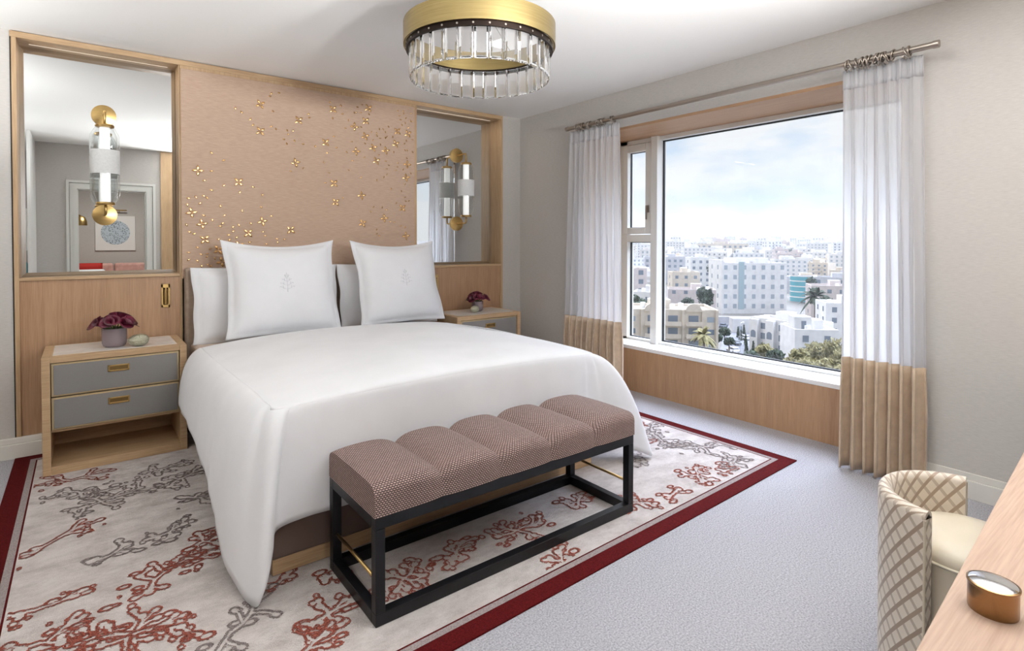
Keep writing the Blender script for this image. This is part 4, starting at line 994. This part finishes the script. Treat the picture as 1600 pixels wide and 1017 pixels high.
# others in the middle distance
bl = building(1306, 262, -28, 30, 12, 11.5, 8, m_stone4, 'pale office building with a strip of windows behind the dark palm', 6, 2, 2.2, 1.8, 1, first=3.6)
mb = MB(); mb.lathe([(5.6, 0), (5.6, 12.4)], (-13.5, 4.5, 0), 'z', 24, a0=PI*.9, a1=PI*1.9); bt = mb.build('curved_glazing', m_teal, bl)
mb = MB(); 
for z in (2, 4.6, 7.2, 9.8, 12.2): mb.lathe([(5.7, z), (5.7, z+.5)], (-13.5, 4.5, 0), 'z', 24, a0=PI*.9, a1=PI*1.9)
mb.build('floor_bands', m_stone, bl)
building(1306, 215, -30, 17, 12, 13.2, 12, m_stone3, 'beige house with flat roof right of the dark palm', 4, 3, 1.5, 1.5, 1, first=2.4)
building(1318, 160, -30, 9, 10, 12.6, 18, m_stone, 'white block of flats at the right edge of the view', 2, 4, 1.3, 1.5, 2, first=1.4)
building(1081, 205, -30, 17, 10, 12.6, 4, m_stone3, 'low wide pinkish building with small square windows behind the beige flats', 4, 2, 1.3, 1.3, 0, first=5.5)
building(1072, 262, -29, 13, 10, 15, 14, m_stone2, 'cream house with an orange tiled corner roof', 3, 4, 1.4, 1.5, 1, first=1.5)
building(1046, 340, -26, 30, 14, 17, 6, m_stone4, 'wide grey apartment block in the middle left distance', 9, 5, 1.6, 1.6, 1, first=1.2)
building(1100, 312, -26, 15, 12, 17.5, 16, m_stone, 'tall white house left of the long white block', 4, 5, 1.5, 1.6, 1, first=1.2)
building(992, 205, -30, 9, 10, 20.5, 16, m_stone3, 'narrow tower of flats seen through the small side window', 2, 6, 1.8, 1.7, 1, first=2)
building(1004, 180, -30, 6, 9, 14, -6, m_stone, 'slim pale house beside the narrow tower of flats', 2, 4, 1.2, 1.5, 0, first=1.4)
building(1128, 520, -16, 46, 22, 14.5, 6, m_stone2, 'broad cream hall with a dark band under its roof', 10, 3, 2, 2, 2, first=2)
rb = building(1310, 900, -7, 60, 30, 7, 0, m_stone, 'large building with a red pitched roof near the horizon', 8, 1, 3, 2.4, 0, roofbits=0, first=2)
mb = MB(); mb.add([(-30,0,7.6),(30,0,7.6),(30,30,7.6),(-30,30,7.6),(-22,15,14),(22,15,14)], [(0,1,5,4),(1,2,5),(2,3,4,5),(3,0,4)]); mb.build('pitched_roof', m_tile, rb)
wl = thing('boundary_wall', 'long stone boundary wall below the white block', 'wall', at(1175, 205, -30), local=True, rotz=-math.radians(60)+.28)
MB().box(-16, 15, 0, .5, 0, 3.0).build('wall_body', m_stone4, wl); MB().box(-16.2, 15.2, -.1, .6, 3.0, 3.2).build('coping', m_stone, wl)
gh = building(1166, 188, -30, 8.6, 5, 4, 14, m_stone, 'small white gatehouse in front of the boundary wall', 0, 0, roofbits=0)
MB().box(-2.6, -1.2, -.1, 0, 0, 2.3).build('gate', m_win2, gh)
mast = thing('radio_mast', 'thin radio mast on the skyline', 'mast', at(1087, 1300, -4), local=True)
for a in range(3):
    x, y = 2.2*math.cos(a*2.1), 2.2*math.sin(a*2.1); MB().bar((x, y, 0), (x*.2, y*.2, 34), .55, .55).build('leg', m_stone4, mast)
for k in range(1, 6): MB().box(-2.2+.3*k, 2.2-.3*k, -.2, .2, 5.4*k, 5.4*k+.5).build('brace', m_stone4, mast)
HZ = .00024
hm = bpy.data.materials.new('valley_haze'); hm.use_nodes = True; hm.node_tree.nodes.clear()
vn = N(hm.node_tree, 'ShaderNodeVolumeScatter'); vn.inputs['Density'].default_value = HZ; vn.inputs['Color'].default_value = (.96, .98, 1, 1)
vo = N(hm.node_tree, 'ShaderNodeOutputMaterial'); hm.node_tree.links.new(vn.outputs[0], vo.inputs['Volume'])
hz = MB().box(75, 2600, -300, 2600, -60, 60).build('haze', hm); tag(hz, 'pale haze lying over the whole city', 'haze', kind='stuff')
# far houses: eight kinds, copied over the hillside
protos = []; FG = 'pale houses crowding the far hillside'; FLB = 'small pale flat roofed house in the crowd on the far hillside'
rd = random.Random(11)
def farhouse(k):
    w, d, h = rd.uniform(13, 24), rd.uniform(10, 15), rd.choice((7, 10, 13, 16)); m = MB(); s = rd.uniform(.4, .7)
    m.box(-w/2, w/2, 0, d, -6, h); m.box(-w/2*s, w/2*s*.4, d*.2, d*.8, h, h+3); m.box(-w/2-.2, w/2+.2, -.2, .3, h, h+.7); m.box(-w/2-.2, -w/2+.3, 0, d, h, h+.7)
    nc = int(w/3.6); fl_ = int(h/3.2)
    for f in range(fl_):
        for c in range(nc):
            x = -w/2+w*(c+.5)/nc; m.box(x-.75, x+.75, -.06, .02, .9+f*3.2, 2.5+f*3.2, 1)
        m.box(-w/2-.05, -w/2+.02, d*.3, d*.3+1.3, .9+f*3.2, 2.5+f*3.2, 1); m.box(-w/2-.05, -w/2+.02, d*.7, d*.7+1.3, .9+f*3.2, 2.5+f*3.2, 1)
        if k % 3 == 0: m.box(-w*.1, w*.25, -1.2, 0, f*3.2+.2, f*3.2+1.2, 0)
    for q in range(3): 
        x, y = rd.uniform(-w*.4, w*.4), rd.uniform(1, d-1); m.box(x-.6, x+.6, y-.6, y+.6, h, h+1.6, 0)
    o = m.build('hillside_house', [[m_stone, m_stone2, m_stone, m_stone3, m_stone4, m_stone, m_stone2, m_stone][k], m_win2 if k % 2 else m_win]); return tag(o, FLB, 'building', FG)
protos = [farhouse(k) for k in range(8)]; nuse = [0]*8
def place_far(px, dep, k, sc=1.0):
    src = protos[k]; o = src if nuse[k] == 0 else src.copy()
    if nuse[k]: C.objects.link(o)
    nuse[k] += 1; p = at(px, dep, terr(dep)); o.location = p; o.rotation_euler = (0, 0, -math.atan2(p.x, p.y)+math.radians(rd.choice((-24, -14, 6, 14, 22, 34))))
    o.scale = (sc, sc, sc*rd.uniform(.85, 1.15))
ncnt = 0; taken = []; big = [(Vector(o.location), max(c.dimensions.x for c in kids(o) if 'walls' in c.name)*.5 if any('walls' in c.name for c in kids(o)) else 8) for o in list(C.objects) if o.parent is None and o.get('category') == 'building' and o.type == 'EMPTY']
for ring, (d0, d1, cnt) in enumerate(((250, 330, 16), (330, 460, 40), (460, 680, 70), (680, 1000, 80), (1000, 1700, 92))):
    tries = 0; got = 0
    while got < cnt and tries < 4000:
        tries += 1; px = rd.uniform(955, 1345); dep = rd.uniform(d0, d1)
        if 1105 < px < 1260 and dep < 300: continue
        if px > 1255 and dep < 320: continue
        if px < 1112 and dep < 355 and 1020 < px: continue
        q = at(px, dep); q2 = q+q.normalized()*6
        if any((q-v).length < 20.5 for v in taken) or any((Vector((q2.x-v.x, q2.y-v.y, 0))).length < hw+15 for v, hw in big): continue
        taken.append(q); place_far(px, dep, rd.randrange(8), .86); got += 1
got = 0        # the same hillside further round, behind the curtain and the window wall
for q in range(900):
    px, dep = rd.uniform(1350, 2300), 170*(5**rd.random()); p = at(px, dep)
    if got >= 34 or any((p-v).length < 24 for v in taken): continue
    taken.append(p); k = rd.randrange(8); o = protos[k].copy(); C.objects.link(o); o.location = (p.x, p.y, terr(dep)-.5); o.rotation_euler = (0, 0, rd.uniform(-1.6, -.6)); o.scale = (.9, .9, .9); got += 1
    o['label'] = 'pale flat roofed house further round the hillside behind the window wall'; o['group'] = 'houses further round the hillside'
# trees
def leafmesh(name, n, rx, rz, size, mt, seed, shape='ball'):
    r = random.Random(seed); m = MB()
    for k in range(n):
        while True:
            p = Vector((r.uniform(-1,1), r.uniform(-1,1), r.uniform(-1,1)))
            if .35 < p.length < 1: break
        if shape == 'cone': 
            h = r.random(); a = r.uniform(0, 2*PI); q = (1-h)*.95+.05; p = Vector((q*math.cos(a), q*math.sin(a), 2*h-1))
        c = Vector((p.x*rx, p.y*rx, p.z*rz+rz)); a = Vector((r.uniform(-1,1), r.uniform(-1,1), r.uniform(-1,1))).normalized(); b = a.orthogonal().normalized(); s = size*r.uniform(.6, 1.3)
        m.add([c-a*s-b*s*.5, c+a*s-b*s*.5, c+a*s+b*s*.5, c-a*s+b*s*.5], [(0,1,2,3)])
    return m
def tree(px, dep, z, rx, rz, trunk, mt, label, seed, group='trees below the window', n=420, size=.42, shape='ball', name='leafy_tree', cat='tree'):
    t = thing(name, label, cat, at(px, dep, z), group=group, local=True)
    tr = MB(); tr.tube([(0,0,-.5), (.05,0,trunk*.6), (0,.1,trunk+rz*.5)], [.22, .17, .08], 7); tr.build('trunk', m_bark, t)
    rx *= .82; rz *= .85
    f = leafmesh('crown', n, rx, rz, size, mt, seed, shape).build('crown', mt, t); f.location = (0, 0, trunk)
OT = 'olive green tree in the clump at the lower right of the view'
for k, (px, row, dep, rx, rz) in enumerate(((1250,556,118,2.6,2.4),(1278,548,122,3.2,3.0),(1305,545,116,3.2,3.2),(1322,560,110,3,3),(1265,572,108,2.6,2.4),(1292,575,104,2.8,2.6),(1318,585,100,2.6,2.6),(1236,570,113,2,2))):
    zc = 1.25-(row-377)/860*dep; tree(px, dep, zc-rz-2.0, rx, rz, 2.0, m_leafy, OT, 100+k, 'olive trees at the lower right of the view')
SC_ = 'scrubby tree along the near edge of the street'
for k, (px, row, dep, rx, rz) in enumerate(((1128,560,116,1.8,1.5),(1150,566,116,2.2,1.6),(1176,558,120,2.2,2.0),(1196,548,124,2.4,2.2),(1213,556,120,2.2,2),(1188,572,110,2,1.6))):
    zc = 1.25-(row-377)/860*dep; tree(px, dep, zc-rz-1.5, rx, rz, 1.5, m_leafy if k % 2 else m_leafd, SC_, 200+k, 'scrubby trees by the street')
DT = 'dark bushy tree between the houses in the middle distance'
for k, (px, row, dep, rx, rz) in enumerate(((1097,458,190,2,3.2),(1108,462,186,1.6,3.4),(1112,418,300,3.4,3.4),(1104,470,184,1.6,1.4),(992,470,165,3,2.5),(1003,476,160,2.6,2),(1268,440,240,2.4,3.4),(1075,470,176,2.2,1.4),(1290,470,190,2.6,2.2),(1150,402,420,6,4),(1040,408,420,6,4),(1133,517,160,1.8,1.2),(1121,526,158,1.6,1.1),(1140,532,150,1.4,1.0),(1062,404,520,6,4),(1210,398,560,8,4),(1330,404,500,7,4))):
    for q in range(40):
        if all((at(px+(-1)**q*q*1.5, dep)-v).length > 17 for v in taken): px += (-1)**q*q*1.5; break
    zc = 1.25-(row-377)/860*dep; tree(px, dep, zc-rz-1.4, rx, rz, 1.4, m_leafd, DT, 300+k, 'dark trees between the houses', 260, .55)
for k in range(14):
    for q in range(60):
        px, dep = rd.uniform(985, 1320), rd.uniform(430, 800)
        if all((at(px, dep)-v).length > 15 for v in taken): break
    tree(px, dep, terr(dep), 3.6, 4.2, 2.0, m_leafd, 'far dark tree among the houses on the hillside', 500+k, 'far dark trees on the hillside', 130, .9)
CY = 'small cone shaped cypress in the row by the villas'
for k, (px, row) in enumerate(((1154,527),(1158,532),(1166,540),(1167,550),(1163,523),(1178,552))):
    p = ground(px, row); dep = p.x*FW.x+p.y*FW.y; tree(px, dep, -30, .62, 1.9, .2, m_leafd, CY, 400+k, 'cypresses in a row by the villas', 260, .2, 'cone', 'cypress')
def palm(px, row, dep, h, L, mt, label, n=26):
    zc = 1.25-(row-377)/860*dep; p = at(px, dep, zc-h); t = thing('palm_tree', label, 'tree', p, local=True); r = random.Random(px)
    MB().tube([(0,0,-2), (.1,0,h*.5), (0,0,h)], [.38, .3, .26], 9).build('trunk', m_bark, t)
    for k in range(n):
        a = 2*PI*k/n*2.4; el = r.uniform(-.5, 1.25); m = MB(); pts = []
        for q in range(7):
            s = q/6; rr = L*s*math.cos(el)*(1-.1*s); zz = h+L*s*math.sin(el)-L*.62*s*s*(.5+.5*math.cos(el)); pts.append(Vector((rr*math.cos(a), rr*math.sin(a), zz)))
        sd = Vector((-math.sin(a), math.cos(a), 0))
        for q in range(6):
            w0, w1 = [L*.16*math.sin(PI*min(1, .12+.86*x)) for x in (q/6, (q+1)/6)]
            for sg in (-1, 1):
                m.add([pts[q], pts[q+1], pts[q+1]+sd*sg*w1-Vector((0,0,w1*.5)), pts[q]+sd*sg*w0-Vector((0,0,w0*.5))], [(0,1,2,3)])
        m.build('frond', mt, t)
palm(1274, 462, 196, 9, 6.4, m_leafd, 'big dark palm in front of the office building')
palm(1100, 522, 122, 5, 3.6, m_leafy, 'yellowish palm in front of the beige flats', 22)
# cars on the street
def car(px, row, rot, mt, label):
    t = thing('parked_car', label, 'car', ground(px, row, -29.94), local=True, rotz=rot, group='cars parked on the street below')
    def ext(prof, y0, y1):
        m = MB(); n = len(prof); m.add([(x,y0,z) for x,z in prof]+[(x,y1,z) for x,z in prof], [tuple(range(n))[::-1], tuple(range(n, 2*n))]+[(i,(i+1)%n,n+(i+1)%n,n+i) for i in range(n)]); return m
    ext([(-2.1,.3),(2.1,.3),(2.15,.7),(1.3,.9),(-1.9,.95),(-2.15,.75)], -.85, .85).build('body', mt, t, bevel=.05)
    ext([(-1.75,.93),(.9,.9),(.35,1.4),(-1.3,1.42)], -.72, .72).build('cabin', m_glassd, t); ext([(-1.3,1.4),(.35,1.38),(.3,1.46),(-1.2,1.48)], -.7, .7).build('roof', mt, t)
    for x in (-1.35, 1.35):
        for y in (-.82, .82): MB().lathe([(0,y-.1),(.32,y-.1),(.32,y+.1),(0,y+.1)], (x,0,.32), 'y', 14).build('wheel', m_tyre, t)
car(1164, 530, 1.0, m_car[0], 'white car on the street beside the cypresses'); car(1150, 538, 1.0, m_car[1], 'grey car on the street behind the white car')
car(1126, 503, .2, m_car[2], 'dark car parked at the top of the street'); car(1131, 511, .2, m_car[1], 'grey car parked below the dark one at the top of the street'); car(1146, 550, 1.1, m_car[0], 'white car at the near end of the street')
lp = thing('street_lamp', 'tall street lamp post in the middle of the street', 'street lamp', ground(1157, 556, -29.95), local=True)
MB().tube([(0,0,0), (0,0,8.5), (.3,0,9), (1.4,0,9.1)], .09, 8).build('post', m_stone4, lp); MB().box(1.2, 1.9, -.15, .15, 9.02, 9.16).build('lamp_head', m_tank, lp)

# ------------------------------------------------------------------ sky, sun, camera
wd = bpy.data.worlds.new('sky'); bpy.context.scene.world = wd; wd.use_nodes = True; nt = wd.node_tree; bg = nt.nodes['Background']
tc = N(nt, 'ShaderNodeTexCoord'); sp = N(nt, 'ShaderNodeSeparateXYZ'); nt.links.new(tc.outputs['Generated'], sp.inputs[0])
el = ramp(nt, sp.outputs[2], 0.0, .32)
base_c = mixc(nt, el, lin((232, 244, 255)), lin((138, 190, 240)))
mp = N(nt, 'ShaderNodeMapping'); mp.inputs['Scale'].default_value = (1, 1, 2.6); mp.inputs['Location'].default_value = (.35, .1, .0); nt.links.new(tc.outputs['Generated'], mp.inputs[0])
nz = N(nt, 'ShaderNodeTexNoise'); nz.inputs['Scale'].default_value = 4.2; nz.inputs['Detail'].default_value = 7; nz.inputs['Roughness'].default_value = .52; nt.links.new(mp.outputs[0], nz.inputs['Vector'])
cloud = ramp(nt, nz.outputs['Fac'], .36, .56)
sky_c = mixc(nt, ramp(nt, sp.outputs[2], .3, .55), mixc(nt, cloud, base_c, lin((250, 252, 255))), lin((222, 232, 255)))
nt.links.new(sky_c, bg.inputs[0])
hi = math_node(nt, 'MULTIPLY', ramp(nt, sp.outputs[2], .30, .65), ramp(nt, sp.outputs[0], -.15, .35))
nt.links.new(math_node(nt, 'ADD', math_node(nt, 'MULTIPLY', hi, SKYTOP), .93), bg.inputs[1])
sun = light('sun', 'SUN', (0, 0, 30), 1.35/SC/SC, (0, 0, 0)); sun.data.angle = .02; sun.data.color = (1, .96, .9)
sd = Vector((-.62, .52, .62)).normalized(); sun.rotation_euler = sd.to_track_quat('Z', 'Y').to_euler()
cam = bpy.data.cameras.new('camera'); co = bpy.data.objects.new('camera', cam); C.objects.link(co); bpy.context.scene.camera = co
cam.sensor_width = 36; cam.lens = 860.22/1600*36; cam.shift_x = (800-789.17)/1600; cam.shift_y = -(508.5-392.27)/1600
cam.clip_start = .01; cam.clip_end = 9000
yaw, pitch, roll = .654721, .0176136, .00107
f = Vector((math.sin(yaw)*math.cos(pitch), math.cos(yaw)*math.cos(pitch), -math.sin(pitch))); r = Vector((math.cos(yaw), -math.sin(yaw), 0)); u = r.cross(f)
r2 = r*math.cos(roll)+u*math.sin(roll); u2 = u*math.cos(roll)-r*math.sin(roll)
co.matrix_world = Matrix(((r2.x, u2.x, -f.x, 0), (r2.y, u2.y, -f.y, 0), (r2.z, u2.z, -f.z, 1.25), (0, 0, 0, 1)))
# ------------------------------------------------------------------ to metres
S4 = Matrix.Scale(SC, 4); done = set()
for o in bpy.data.objects:
    if o.type == 'MESH' and o.data.name not in done: done.add(o.data.name); o.data.transform(S4)
    o.location = Vector(o.location)*SC
    if o.type == 'LIGHT' and o.data.type == 'AREA': o.data.size *= SC; o.data.size_y *= SC
    if '_local' in o: del o['_local']
vs_ = bpy.context.scene.view_settings; vs_.view_transform = 'Standard'; vs_.look = 'None'; vs_.gamma = 1; vs_.exposure = 0.0
bpy.context.scene.display_settings.display_device = 'sRGB'
cy = bpy.context.scene.cycles; cy.use_denoising = True; cy.max_bounces = 12; cy.diffuse_bounces = 6; cy.transparent_max_bounces = 24; cy.transmission_bounces = 10; cy.glossy_bounces = 8; cy.volume_bounces = 1
cy.sample_clamp_indirect = 6; cy.caustics_reflective = False; cy.caustics_refractive = False
